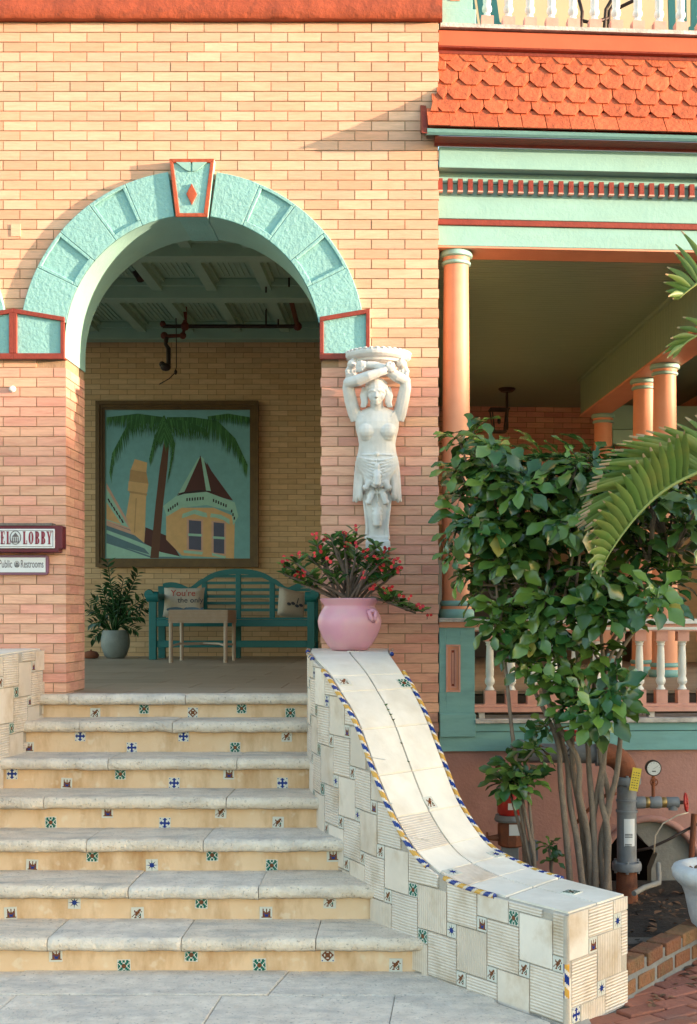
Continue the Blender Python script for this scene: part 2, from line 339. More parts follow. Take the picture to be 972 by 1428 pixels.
while z > -1.25:
    z0, z1 = z-BC+J, z
    off = (row % 2)*BL/2
    segs = []
    if z1 > IMZ: segs.append((-2.75, WR))
    else: segs += [(-2.75, AX-AR), (AX+AR, WR)]
    if z1 < -.05: segs = [(-.6, WR)]
    for a, b in segs:
        x = math.floor((a-off-WR)/BL)*BL+off+WR
        while x < b-.002:
            x0, x1 = max(x, a), min(x+BL-J, b); x += BL
            if x1-x0 < .03: continue
            ok = True
            if z1 > IMZ:
                for cx in (AX, AX2):
                    far = max(math.hypot(q-cx, w-AZ) for q in (x0, x1) for w in (z0, z1))
                    if far < 1.05 and (z0 > AZ-.1 or abs((x0+x1)/2-cx) < AR+.1): ok = False
                    if z0 < AZ and x0 < cx+AR and x1 > cx-AR: ok = False
            if not ok: continue
            corner = z1 <= IMZ and (abs(x1-(AX-AR)) < .01 or abs(x0-(AX+AR)) < .01)
            dep = (.10 if row % 2 else .20) if corner else .03
            jog = rnd.uniform(-.0012, .0012)
            pink = z1 < 2.08 and (x1 < AX-AR+.01 or x0 < -.25+.1*math.sin(row*1.7) or z1 < 1.0 and rnd.random() < .75)
            if z1 < 2.08 and not pink and rnd.random() < .35+.6*min(1, (2.08-z1)/.5): pink = True
            if z1 >= 2.08 and z1 < 2.6 and rnd.random() < .12: pink = True
            bricks.append((x0, x1, jog, dep, z0, z1, pink))
    if z1 <= IMZ and z1 > .02:         # jamb faces
        for (xa, xb) in ((AX-AR-.03, AX-AR), (AX+AR, AX+AR+.03)):
            y = .106 if row % 2 else .206
            while y < WD-.02:
                y1 = min(y+BL-J, WD); bricks.append((xa, xb, y, y1, z0, z1, True)); y += BL
    row += 1; z -= BC
def lay(parent, lst, mats, nmax=300, name='brick', stuffname='bricks', key=None):
    lst = sorted(lst, key=key) if key else lst
    cache = {}
    for (x0, x1, y0, y1, z0, z1, pk) in lst[:nmax]:
        k = (round(x1-x0, 3), round(y1-y0, 3), round(z1-z0, 3), pk)
        if k not in cache:
            q = MB(); q.cbox((0, 0, 0), k[:3]); cache[k] = q.mesh(name, mats[0+2*bool(pk)])
        inst(name, cache[k], parent, ((x0+x1)/2, (y0+y1)/2, (z0+z1)/2))
    for pk in (False, True):
        q = MB()
        for b in lst[nmax:]:
            if bool(b[6]) == pk: q.box(*b[:6])
        if q.f: q.build(stuffname, mats[1+2*pk], parent, kind='stuff')
lay(fac, bricks, ['brick', 'brick_joined', 'brick_pink', 'brick_pink_joined'], 300, key=lambda b: (b[1]-b[0] < .19 or b[0] < -2.54 or b[5] < 1.5, -b[5]))
# terracotta band at the top
m = MB(); rows = []
NB = 150
for prof in ((.02, 4.163), (-.045, 4.166), (-.055, 4.18), (-.055, 4.24), (-.05, 4.33), (-.05, 4.90), (.1, 4.90)):
    rows.append([(WL+(WR+.02-WL)*i/NB, prof[0]+(.006*noise.noise(Vector((i*.35, prof[1]*9, 0))) if prof[0] < 0 else 0), prof[1]+.003*noise.noise(Vector((i*.3, 3, prof[1])))) for i in range(NB+1)])
m.sheet(rows); m.poly([r[-1] for r in rows]); m.build('band', 'terracotta_paint', fac, smooth=50)
# arch surrounds
def sector(m, cx, r0, r1, a0, a1, y0, y1, mi=0, n=None):
    n = n or max(2, int((a1-a0)/3)); pts = []
    for i in range(n+1):
        a = rad(a0+(a1-a0)*i/n); pts.append((cx-r1*math.cos(a), AZ+r1*math.sin(a)))
    for i in range(n, -1, -1):
        a = rad(a0+(a1-a0)*i/n); pts.append((cx-r0*math.cos(a), AZ+r0*math.sin(a)))
    m.prism(pts, y0, y1, mi)
YR = -.034
def surround(cx):
    s = MB(); 
    N = 48; r0 = AR-.003
    def arc(y): return [(cx-r0, y, IMZ)]+[(cx-r0*math.cos(math.pi*i/N), y, AZ+r0*math.sin(math.pi*i/N)) for i in range(N+1)]+[(cx+r0, y, IMZ)]
    s.sheet([arc(WD+.01), arc(.3), arc(.15), arc(YR)])
    core = s.build('arch_surround', 'teal_smooth', fac, smooth=40, label='round teal painted arch moulding with keystone and panelled blocks')
    ang = [(9, 26, 0), (26, 40, 1), (40, 53.2, 0), (53.2, 67, 1), (67, 82, 0), (98, 113, 0), (113, 126.8, 1), (126.8, 140, 0), (140, 154, 1), (154, 171, 0)]
    for a0, a1, pan in ang:
        q = MB(); e = .05
        if not pan: sector(q, cx, AR, AO, a0+e, a1-e, YR, .02)
        else:
            dm = 1.3; w = .022
            sector(q, cx, AR, AO, a0+e, a1-e, YR+.016, .02)
            sector(q, cx, AR, AR+w*1.6, a0+e, a1-e, YR, YR+.016); sector(q, cx, AO-w, AO, a0+e, a1-e, YR, YR+.016)
            sector(q, cx, AR+w*1.6, AO-w, a0+e, a0+dm, YR, YR+.016); sector(q, cx, AR+w*1.6, AO-w, a1-dm, a1-e, YR, YR+.016)
        q.build('voussoir', 'teal_paint', core, bevel=.004)
    # keystone
    k = MB(); KY = -.052
    zt, zb = XZ(0, 222, KY)[1], XZ(0, 303, KY)[1]; wt, wb = .138, .098
    out = [(cx-wb, zb), (cx+wb, zb), (cx+wt, zt), (cx-wt, zt)]
    k.prism(out, KY, .02); k.prism([(cx-wb+.01, zb+.004), (cx+wb-.01, zb+.004), (cx+wb, zb+.05), (cx-wb, zb+.05)], 0, WD+.012)
    ks = k.build('keystone', 'teal_paint', core, bevel=.004)
    f = MB(); t = .024; yb = KY-.01
    def lerp(a, b, u): return (a[0]+(b[0]-a[0])*u, a[1]+(b[1]-a[1])*u)
    inn = [(cx-wb+t, zb+t), (cx+wb-t, zb+t), (cx+wt-t, zt-t), (cx-wt+t, zt-t)]
    for i in range(4): f.prism([out[i], out[(i+1) % 4], inn[(i+1) % 4], inn[i]], yb, KY+.002)
    # notched drop under the top bar
    f2 = MB(); n = 10
    dia = [(cx, zb+.075), (cx+.033, zb+.14), (cx, zb+.205), (cx-.033, zb+.14)]
    f2.prism(dia, KY-.014, KY+.002)
    f.v += f2.v; o0 = len(f.v)-len(f2.v); f.f += [tuple(i+o0 for i in q) for q in f2.f]; f.m += f2.m
    f.build('keystone_border', 'terracotta_paint', core, bevel=.003)
    sw = MB()
    for sg in (-1, 1):
        pts = [(cx+sg*.012, zt-t)]+[(cx+sg*(.055+.045*math.cos(math.pi*(1-i/8))), zt-t-.012-.04*math.sin(math.pi*i/8)) for i in range(9)]
        pts = [(cx+sg*.006, zt-t+.002)]+[(cx+sg*(.006+.088*i/10), zt-t-.052*abs(math.cos(math.pi*.5*(i/10)))**1.2) for i in range(11)]+[(cx+sg*.094, zt-t+.002)]
        sw.prism(pts, KY-.012, KY+.002)
    sw.build('keystone_scallop', 'teal_smooth', core)
    return core
surround(AX); surround(AX2)
def impost(xa, xb, inner_left):        # xa<xb block; slanted top lower at the opening
    zb = IMZ; zi, zo = XZ(0, 442, -.06)[1], XZ(0, 430, -.06)[1]
    zl, zr = (zo, zi) if not inner_left else (zi, zo)
    q = MB(); q.prism([(xa, zb), (xb, zb), (xb, zr), (xa, zl)], -.030, .02)
    b = q.build('impost_block', 'teal_paint', fac, bevel=.003)
    f = MB(); t = .024; Y0 = -.048
    f.prism([(xa, zb-.012), (xb, zb-.012), (xb, zb+t), (xa, zb+t)], Y0, -.028)
    f.prism([(xa, zl-t), (xb, zr-t), (xb, zr+.004), (xa, zl+.004)], Y0, -.028)
    f.prism([(xa, zb+t), (xa+t, zb+t), (xa+t, zl-t), (xa, zl-t)], Y0, -.028)
    f.prism([(xb-t, zb+t), (xb, zb+t), (xb, zr-t), (xb-t, zr-t)], Y0, -.028)
    f.prism([(xb-.02, zb-.012), (xb, zb-.012), (xb, zr), (xb-.02, zr)] if not inner_left else [(xa, zb-.012), (xa+.02, zb-.012), (xa+.02, zl), (xa, zl)], -.028, .012)
    f.build('impost_border', 'red_trim', b, bevel=.003)
impost(-2.44, AX-AR+.002, False); impost(2*-2.44-(AX-AR), -2.4402, True); impost(AX+AR-.002, XZ(516, 0)[0], True)
# little fixtures on the wall
m = MB(); x, zz = XZ(18, 543); m.lathe([(.001, 0), (.018, 0), (.022, .012), (.012, .03), (.001, .032)], (0, 0, 0), 12)
m.v = [Vector((x+v.x, -v.z, zz+v.y)) for v in m.v]; m.build('wall_light', 'white_paint', None, label='small white round fixture on the pinkish brick pier', cat='wall fixture', norm=True)
m = MB(); x, zz = XZ(22, 322); m.box(x-.028, x+.03, -.006, .004, zz-.035, zz+.04); m.build('plaster_patch', 'brick', fac)
# ------------------------------------------------------------------ lobby
LY = 7.0; LZ = 3.825
box_obj('lobby_floor_base', 'mortar', WL, .1, .02, LY+.3, -.2, -.012, kind='structure', label='dark bed under the lobby floor tiles')
fl = thing('lobby_floor', 'brown wood-look tiled floor of the lobby', None, (-2, 3, -.02), kind='structure')
cache = {}
for j in range(12):
    for i in range(9):
        y0 = .03+j*.6; x0 = -5.5+i*.62+.31*(j % 2)
        x1 = min(x0+.614, .08); y1 = min(y0+.594, LY+.02)
        if y1-y0 < .05: continue
        k = (round(x1-x0, 3), round(y1-y0, 3))
        if k not in cache: q = MB(); q.cbox((0, 0, 0), (k[0], k[1], .015)); cache[k] = q.mesh('floor_tile', 'floor_tile')
        inst('floor_tile', cache[k], fl, ((x0+x1)/2, (y0+y1)/2, -.0075))
bw = thing('lobby_back_wall', 'shaded buff brick wall at the back of the lobby', 'wall', (-2.5, LY+.1, 0))
box_obj('wall_core', 'mortar_back', WL, .2, LY+.004, LY+.25, -.2, LZ+.3, parent=bw)
bb = []; s = 0; z = 3.83; fullx = lambda px: (px-VX)*(CD+LY)/F
while z > 0:
    off = (s % 2)*BL/2; x = -4.1+off
    while x < -.6:
        pts = (x, x+BL-.005, 0, .03, z-BC+.005, z, False)
        cxp = VX+(x+BL/2)*F/(CD+LY); cyp = VY-(z-.03-CH)*F/(CD+LY)
        hid = (152 < cxp < 344 and 574 < cyp < 778) or cxp > 460 or cxp < 95
        bb.append((*pts, hid)); x += BL
    s += 1; z -= BC
vis = [(b[0], b[1], LY+b[2]+rnd.uniform(-.001, .001), LY+b[3], b[4], b[5], False) for b in bb if not b[7]]
lay(bw, vis, ['brick_back', 'brick_back_joined'], 300, key=lambda b: abs((b[4])-2.2) if b[0] > -1.8 else abs(b[4]-2.2)+.3)
rest = MB()
box_obj('side_wall', 'brick_back_joined', .1, .18, WD+.01, LY, -.2, LZ+.3, kind='structure', label='side wall between lobby and porch')
ce = thing('lobby_ceiling', 'coffered green painted ceiling of the lobby', None, (-2, 3.5, LZ), kind='structure')
q = MB(); q.box(WL, .1, WD, LY+.1, LZ, LZ+.1); q.build('ceiling_sheet', 'teal_ceiling', ce)
for yb in (.6, 1.8, 3.35, 4.85, 6.75):
    q = MB(); q.box(WL, .1, yb, yb+.2, LZ-.19, LZ-.002); q.box(WL, .1, yb-.05, yb+.25, LZ-.075, LZ-.003); q.build('beam', 'teal_ceiling', ce, bevel=.006)
ys = (.6, 1.8, 3.35, 4.85, 6.75)
for i in range(9):
    xj = -1.96+.545*(i-5)
    for a, b in zip(ys[:-1], ys[1:]):
        if a < 1: continue
        q = MB(); q.box(xj-.05, xj+.05, a+.2, b, LZ-.115, LZ-.0025); q.box(xj-.085, xj+.085, a+.25, b-.05, LZ-.045, LZ-.0035); q.build('joist', 'teal_ceiling', ce)
        if i == 8: continue
        for k in range(7):
            xx = xj+.12+.05*k
            q = MB(); q.box(xx, xx+.03, a+.34, b-.14, LZ-.012, LZ-.001); q.build('ceiling_slat', 'teal_ceiling', ce)
# ------------------------------------------------------------------ stairs
YK = [-.02, -.30, -.62, -.95, -1.28, -1.625, -1.955]
ZK = [0, -.143, -.328, -.500, -.671, -.839, -1.009, GZ]
SXR = [-.615, -.593, -.56, -.477, -.3325, -.158, .09]
SC = -1.44
# cheek wall cross sections: inner x,y  outer x,y  top z
XS = [(-.62, .0, -.10, .0, .28), (-.60, -.35, -.10, -.40, .275), (-.565, -.65, -.09, -.62, .262), (-.50, -.95, -.06, -.77, .225), (-.437, -1.12, -.024, -.87, .175), (-.37, -1.27, .03, -.98, .09),
      (-.27, -1.46, .10, -1.10, -.05), (-.18, -1.66, .18, -1.24, -.257), (-.09, -1.80, .257, -1.39, -.447), (0, -1.93, .35, -1.49, -.59), (.09, -2.03, .43, -1.58, -.67), (.2, -2.17, .55, -1.75, -.71), (.36, -2.37, .66, -1.93, -.725), (.643, -2.735, .954, -2.37, -.725)]
def inner_x(y):                       # inner face x at depth y
    for a, b in zip(XS[:-1], XS[1:]):
        if b[1] <= y <= a[1]: t = (y-a[1])/(b[1]-a[1]); return a[0]+(b[0]-a[0])*t
    return XS[0][0] if y > 0 else XS[-1][0]
st = thing('stone_staircase', 'broad coral stone staircase with patterned tiles set in its tan risers', 'staircase', (SC, -1, -1.3))
JT = [[95, 258], [110, 240], [150, 330], [60, 315], [120, 283], [178, 360], [65, 252, 440]]
for k in range(7):
    yf = YK[k]-.06; zt = ZK[k]; zb = zt-.064
    yb = YK[k-1]+.02 if k else .04
    xe = [-2*1.44-inner_x(yf)-.02 if k < 3 else 2*SC-inner_x(yf)-.02]
    cuts = xe+[ (px-VX)*(CD+yf)/F for px in JT[k]]+[inner_x(yf)+.025]
    prof = [(yb, zb), (yf+.02, zb)]+[(yf+.03-.03*math.sin(a), zt-.032-.032*math.cos(a)) for a in [math.pi*i/8 for i in range(9)]]+[(yf+.08, zt)]+[(yf+.08+(yb-yf-.08)*i/4, zt) for i in (1, 2, 3, 4)]
    for xa, xb in zip(cuts[:-1], cuts[1:]):
        if xb-xa < .05: continue
        n = max(3, int((xb-xa)/.012)); ringsl = []; dj = rnd.uniform(-.004, .004); dz = rnd.uniform(-.002, .002)
        xa += .002; xb -= .002
        for i in range(n+1):
            x = xa+(xb-xa)*i/n; sh = max(0, 1-min(x-xa, xb-x)/.02)*.006; R_ = []
            # stair ends follow the flaring cheek
            for (y, z) in prof:
                xx = x
                lim = inner_x(y)+.02
                if xx > lim: xx = lim
                w = noise.noise(Vector((x*9, y*9+k*7, z*9)))*.005+noise.noise(Vector((x*42, y*42, z*42+k)))*.0034
                front = 1 if y < yf+.09 else .4
                R_.append((xx, y+w*front+sh*(1 if y < yf+.05 else 0)+dj, z+w*front*.9-sh*.6+dz))
            ringsl.append(R_)
        q = MB(); q.rings(ringsl); q.build('tread', 'stone' if rnd.random() < .75 else 'stone_grey', st, smooth=50, norm=True)
TZ = {}
MOT = {
 'lion': (['..........', '..ww..bb..', '.wb..bbbw.', '..bbbbb.b.', '.w.bbbb..w', '..bbbb.g..', '.b.bb.bg..', 'b..b.g.b..', '..bb..bb..', '..........'], 'b'),
 'castle': (['..........', '..b..b..b.', '..b..b..b.', '..bb.b.bb.', '..bbbbbbb.', '..bubbbub.', '..bbuuubb.', '..bbuuubb.', '.bbbbbbbbb', '..........'], 'b'),
 'leaf': (['.gg.gg.gg.', 'ggg.gg.ggg', '.ggg..ggg.', 'g.ggbbgg.g', 'gg.bbbb.gg', 'gg.bbbb.gg', 'g.ggbbgg.g', '.ggg..ggg.', 'ggg.gg.ggg', '.gg.gg.gg.'], 'g'),
 'cross': (['u...uu...u', '...uuuu...', '..w.uu.w..', '.u.wuuw.u.', 'uuuuuuuuuu', 'uuuuuuuuuu', '.u.wuuw.u.', '..w.uu.w..', '...uuuu...', 'u...uu...u'], 'u'),
 'crossb': (['u...bb...u', '...bbbb...', '..bbwwbb..', '.bbbbbbbb.', 'bbwbbbbwbb', 'bbwbbbbwbb', '.bbbbbbbb.', '..bbwwbb..', '...bbbb...', 'u...bb...u'], 'b')}
GL = ['glaze_white', 'glaze_blue', 'glaze_green', 'glaze_brown', 'glaze_yellow', 'glaze_dark']
def motif_mesh(nm):
    q = MB(); q.box(-.5, .5, -.06, .12, -.5, .5, 0); Y = -.062
    if nm == 'star':
        for i in range(8):
            a = math.pi*i/4; l = .5 if i % 2 == 0 else .47; c = [1, 5, 2, 5, 1, 3, 2, 5][i]; w = .24
            q.poly([(.12*math.cos(a-w*2), Y, .12*math.sin(a-w*2)), (l*math.cos(a), Y, l*math.sin(a)), (.12*math.cos(a+w*2), Y, .12*math.sin(a+w*2))][::-1], c)
            q.poly([(.10*math.cos(a-.4), Y-.001, .10*math.sin(a-.4)), (.25*math.cos(a), Y-.001, .25*math.sin(a)), (.10*math.cos(a+.4), Y-.001, .10*math.sin(a+.4))][::-1], 2 if i % 2 else 1)
        q.poly([(.2*math.cos(math.pi*i/6), Y-.002, .2*math.sin(math.pi*i/6)) for i in range(12)][::-1], 1)
    else:
        rows, _ = MOT[nm]; cm = {'u': 1, 'g': 2, 'b': 3, 'y': 4, 'd': 5}
        for r, line in enumerate(rows):
            for c, ch in enumerate(line):
                if ch in cm:
                    x = -.45+c*.09; z = .45-r*.09; q.quad((x, Y, z-.09), (x+.09, Y, z-.09), (x+.09, Y, z), (x, Y, z), cm[ch])
    return q.mesh('decorative_tile', GL)
MM = {k: motif_mesh(k) for k in list(MOT)+['star']}
RT = [[(133, 'b', 'lion'), (201, 't', 'leaf'), (269, 'b', 'crossb'), (337, 't', 'leaf'), (405, 'b', 'leaf')],
      [(40, 'b', 'castle'), (112, 't', 'cross'), (184, 'b', 'cross'), (256, 't', 'cross'), (328, 'b', 'leaf'), (400, 't', 'lion')],
      [(17, 't', 'cross'), (93, 'b', 'castle'), (168, 't', 'leaf'), (243, 'b', 'cross'), (319, 't', 'castle'), (394, 'b', 'cross')],
      [(71, 'b', 'leaf'), (150, 't', 'castle'), (230, 'b', 'cross'), (308, 't', 'lion'), (388, 'b', 'lion')],
      [(45, 'b', 'castle'), (129, 't', 'leaf'), (212, 'b', 'star'), (296, 't', 'leaf'), (379, 'b', 'leaf'), (464, 't', 'castle')],
      [(15, 'b', 'castle'), (104, 't', 'star'), (192, 'b', 'lion'), (281, 't', 'leaf'), (371, 'b', 'castle'), (460, 't', 'lion')],
      [(78, 't', 'castle'), (173, 'b', 'leaf'), (267, 't', 'leaf'), (362, 'b', 'leaf'), (457, 't', 'crossb'), (552, 'b', 'lion')]]
for k in range(7):
    y = YK[k]; zt, zb = ZK[k]-.05, ZK[k+1]-.03
    q = MB(); q.box(2*SC-inner_x(y)-.02, inner_x(y)+.02, y, y+.12, zb, zt)
    ri = q.build('riser', 'riser', st)
    ztv, zbv = ZK[k]-.064, ZK[k+1]
    for px, pos, mo in RT[k]:
        sz = .062; x = (px-VX)*(CD+y)/F
        zc = zbv+sz*.42 if pos == 'b' else ztv-sz*.42
        inst('decorative_tile', MM[mo], ri, (x, y-.001, zc+rnd.uniform(-.003, .003)), (0, rnd.uniform(-.05, .05), 0), (sz, .05, sz))
q = MB(); q.box(-2.3, -.6, .0, .05, -1.3, -.07); q.box(-2.25, -.65, -.18, .02, -1.3, -.16)
for k in range(1, 7): q.box(2*SC-inner_x(YK[k])+.03, inner_x(YK[k])-.03, YK[k]+.1, YK[k-1]+.1, -1.3, ZK[k]-.07)
q.build('stair_core', 'riser', st)
# landing
ld = thing('stone_landing', 'worn grey stone slabs at the foot of the stairs', None, (-1.5, -2.9, -1.3), kind='structure')
q = MB(); q.box(-4.2, .75, -3.6, -1.9, -1.3, GZ-.012); q.build('landing_bed', 'grout', ld)
def slab(pts, z0=GZ-.05, z1=GZ):
    cx = sum(p[0] for p in pts)/len(pts); cy = sum(p[1] for p in pts)/len(pts)
    q = MB(); q.prism([(cx+(x-cx)*.997, cy+(y-cy)*.99) for x, y in pts], z0, z1+rnd.uniform(-.003, .003), plane='xy'); q.build('stone_slab', 'stone_grey', ld, bevel=.006)
xs1 = [-4.2, -3.1, -1.86, -.62, .25]; xs2 = [-4.2, -2.75, -1.72, -.82, -.06, .30]
for a, b in zip(xs1[:-1], xs1[1:]):
    e = .12 if a > -.7 else 0
    slab([(a, -2.33), (b+e, -2.33), (b-.14 if b > .2 else b+.06, -1.945), (a+.06, -1.945)])
for a, b in zip(xs2[:-1], xs2[1:]):
    slab([(a-.06, -3.6), (b-.06 if b < .25 else .62, -3.6), (b+(.06 if b > .25 else 0), -2.335), (a, -2.335)])
slab([(.36, -2.42), (.58, -2.70), (.60, -3.6), (.34, -3.6)])
# ------------------------------------------------------------------ cheek walls of the stairs
def catmull(pts, per=8):
    out = []; n = len(pts)
    for i in range(n-1):
        p0, p1, p2, p3 = pts[max(i-1, 0)], pts[i], pts[i+1], pts[min(i+2, n-1)]
        for k in range(per):
            t = k/per
            out.append(tuple(.5*((2*b)+(-a+c)*t+(2*a-5*b+4*c-d)*t*t+(-a+3*b-3*c+d)*t**3) for a, b, c, d in zip(p0, p1, p2, p3)))
    out.append(tuple(pts[-1])); return out
XF = catmull(XS, 6)
def cheek(label, mirror=False, smax=9):
    def T(p): return Vector((2*SC-p[0], p[1], p[2])) if mirror else Vector(p)
    w = thing('stair_cheek_wall', label, 'wall', T((.2, -1.6, -1.3)))
    ins = [Vector((a[0], a[1], 0)) for a in XF]; out = [Vector((a[2], a[3], 0)) for a in XF]; zt = [a[4] for a in XF]
    b = MB(); Z0 = -1.3
    ringsl = []
    for i in range(len(XF)):
        d = (out[i]-ins[i]).normalized()*.007
        c = zt[i]-.007
        ringsl.append([T((*(ins[i]+d).xy, Z0)), T((*(ins[i]+d).xy, c-.012)), T((*(ins[i]+d*2.6).xy, c)), T((*(out[i]-d*2.6).xy, c)), T((*(out[i]-d).xy, c-.012)), T((*(out[i]-d).xy, Z0))])
    b.rings(ringsl); core = b.build('wall_core', 'grout', w, smooth=40, norm=True)
    # faces to tile: inner path, end face
    S = [0]
    for i in range(1, len(ins)): S.append(S[-1]+(ins[i]-ins[i-1]).length)
    def at(s, lst, z=None):
        s = max(0, min(S[-1]-1e-6, s))
        for i in range(len(S)-1):
            if S[i+1] >= s:
                t = (s-S[i])/(S[i+1]-S[i]); return lst[i]*(1-t)+lst[i+1]*t
    def inner(s, z, off):
        p = at(s, ins); q = at(min(s+.02, S[-1]), ins)-at(max(s-.02, 0), ins); nrm = Vector((q.y, -q.x, 0)).normalized()
        if nrm.dot(at(s, out)-p) > 0: nrm = -nrm
        p = p+nrm*off; return T((p.x, p.y, z))
    e0, e1 = ins[-1], out[-1]; ed = (e1-e0).normalized(); en = Vector((ed.y, -ed.x, 0)); EL = (e1-e0).length
    if en.y > 0: en = -en
    def endf(s, z, off): p = e0+ed*s+en*off; return T((p.x, p.y, z))
    def tread_z(s):
        y = at(s, ins).y
        for k in range(6, -1, -1):
            if y < YK[k]-.05: return ZK[k+1]
        return ZK[0]
    def tiles(fn, L, ztop, zbot, smax_, a=.205, bq=.066, org=(0, 0), seed=3):
        r = random.Random(seed); g_ = .0035
        nn = int(4/a)
        for i in range(-nn, nn):
            for j in range(-nn, nn):
                ox, oz = org[0]+i*a-j*bq, org[1]+i*bq+j*a
                for (x0, z0, sz, small) in ((ox, oz, a, False), (ox+a, oz, bq, True)):   # big square, small square at its lower right
                    x1, z1 = x0+sz, z0+sz
                    if x1 < .01 or x0 > min(L, smax_)-.005: continue
                    xa, xb = max(x0+g_, 0.002), min(x1-g_, L-.002)
                    if xb-xa < .012: continue
                    cs = (xa+xb)/2
                    if z0 > max(ztop(xa), ztop(xb))-.014 or z1 < zbot(xb)-.02 and z1 < zbot(xa)-.02: continue
                    if small:
                        ok = x0 > 0 and x1 < L and z1 < ztop(cs)-.004 and z0 > zbot(cs)-.05 
                        if ok:
                            mo = r.choice(['lion', 'castle', 'leaf', 'star', 'leaf', 'star', 'lion', 'castle', 'leaf', 'lion', 'cross'])
                            p0, p1 = fn(xa, (z0+z1)/2, 0), fn(xb, (z0+z1)/2, 0); dx = (p1-p0).normalized()
                            if mirror: dx = -dx
                            zz = Vector((0, 0, 1)); yy = zz.cross(dx).normalized()
                            M = Matrix((dx, yy, zz)).transposed()
                            inst('decorative_tile', MM[mo], w, (p0+p1)/2, M, (sz-.004, .06, sz-.004))
                        continue
                    n = 5; q = MB(); q.uv = []
                    fr, bk = [], []
                    top = []
                    for c in range(n+1):
                        s_ = xa+(xb-xa)*c/n; zh = min(z1-g_, ztop(s_)-.010); zl = max(z0+g_, zbot(s_)-.16); zh = max(zh, zl+.002)
                        fr.append((s_, zl, zh))
                    dz = r.uniform(-.0015, .0015); R_ = []
                    for s_, zl, zh in fr:
                        R_.append([fn(s_, zl, -.006), fn(s_, zl, .003+dz), fn(s_, zh, .003+dz), fn(s_, zh, -.006)])
                        q.uv += [(s_, zl), (s_, zl), (s_, zh), (s_, zh)]
                    q.rings(R_)
                    mt = ['tile_rib_flat', 'tile_rib_up', 'tile_cream'][0 if (i+j) % 2 == 0 else (1 if r.random() < .7 else 2)]
                    q.build('ribbed_tile', mt, w, norm=True)
    def zt_in(s): return at(s, [Vector((0, 0, z)) for z in zt]).z
    tiles(inner, S[-1], zt_in, lambda s: max(GZ, tread_z(s)) , smax, org=(.03, -.06))
    if smax > 4: tiles(endf, EL, lambda s: zt[-1], lambda s: GZ, 9, org=(.035, -1.12), a=.195, seed=5)
    # top tiles: two columns between the joints
    du = 0
    rows_ = [0, 1.35, 4.15, 5.0, 6.2, 7.2, 8.2, 9.3, 10.4, 11.4, 12.2, 13]
    per = 6
    def top(u, t, off=0):                 # u in station units, t across
        f = u*per; i = min(int(f), len(XF)-2); k = f-i
        a_ = [x*(1-k)+y*k for x, y in zip(XF[i], XF[i+1])]
        t2 = .035+.93*t
        return T((a_[0]+(a_[2]-a_[0])*t2, a_[1]+(a_[3]-a_[1])*t2, a_[4]+off))
    for a_, b_ in zip(rows_[:-1], rows_[1:]):
        for t0, t1 in ((.0, .5), (.5, 1)):
            q = MB(); n = 8; du = .022; rr_ = []; q.uv = []
            for k in range(n+1):
                u = a_+du+(b_-a_-2*du)*k/n
                rr_.append([top(u, t0+.011, -.008), top(u, t0+.011, .001), top(u, (t0+t1)/2, .0015), top(u, t1-.011, .001), top(u, t1-.011, -.008)])
                q.uv += [(t0*.5, u*.2), (t0*.5, u*.2), ((t0+t1)*.25, u*.2), (t1*.5, u*.2), (t1*.5, u*.2)]
            q.rings(rr_)
            hsh = int(a_*7+t0*3) % 5
            q.build('coping_tile', 'tile_rib_flat' if hsh == 2 else 'top_tile', w, norm=True, smooth=30)
    if not mirror:
        for u, t, mo in ((1.2, .55, 'castle'), (4.55, .12, 'lion'), (4.75, .93, 'leaf'), (8.0, .57, 'lion'), (10.6, .12, 'star'), (10.3, .93, 'star'), (12.55, .62, 'leaf')):
            c = top(u, t, .0035); dx = (top(u, t+.05)-top(u, t-.05)).normalized(); dy = (top(u+.05, t)-top(u-.05, t)).normalized(); nz = dx.cross(dy).normalized()
            if nz.z < 0: nz = -nz
            fw = dx.cross(nz).normalized()     # tile faces local -Y
            M = Matrix((dx, -nz, nz.cross(dx) if True else fw)).transposed()
            M = Matrix((dx, -nz, dx.cross(-nz))).transposed()
            inst('decorative_tile', MM[mo], w, c, M, (.07, .03, .07))
    # rope trim: spiral glazed moulding
    def rope(pts, name='rope_trim', r=.0125):
        q = MB(); n = 12; L = 0; rr_ = []; acc = [0]
        fine = []
        for a_, b_ in zip(pts[:-1], pts[1:]):
            k = max(1, int((b_-a_).length/.006))
            fine += [a_.lerp(b_, i/k) for i in range(k)]
        fine.append(pts[-1]); 
        q.tube(fine, r, n)
        per_ = 9
        for i in range(len(fine)-1):
            for j in range(n):
                ph = (i+j*.75*per_/n*2) % (per_*2); q.m[i*n+j] = 0 if ph < 6 else (1 if ph < 8.5 else (2 if ph < 15 else 1))
        q.build(name, ['glaze_blue', 'tile_cream', 'glaze_yellow'], w, smooth=180)
    def edge(u0, u1, side):
        n = int((u1-u0)*6); return [top(u0+(u1-u0)*i/n, -.035 if side == 0 else 1.035, -.006) for i in range(n+1)]
    if not mirror:
        rope(edge(3.6, 9.95, 0)); rope(edge(10.7, 12.05, 0)); rope(edge(3.9, 12.2, 1)); rope(edge(0.3, 1.6, 1)); rope(edge(0.2, .9, 0)); rope(edge(1.6, 2.4, 0))
        p = e0+Vector((0, 0, 0)); rope([T((p.x, p.y, -.93)), T((p.x, p.y, -1.07))])
        q = MB(); q.tube([T((p.x, p.y, -.735)), T((p.x, p.y, -.93))], [.012, .013], 8); q.tube([T((p.x, p.y, -1.07)), T((p.x, p.y, -1.2))], [.013, .015], 8); q.build('corner_mortar', 'grout', w, smooth=60)
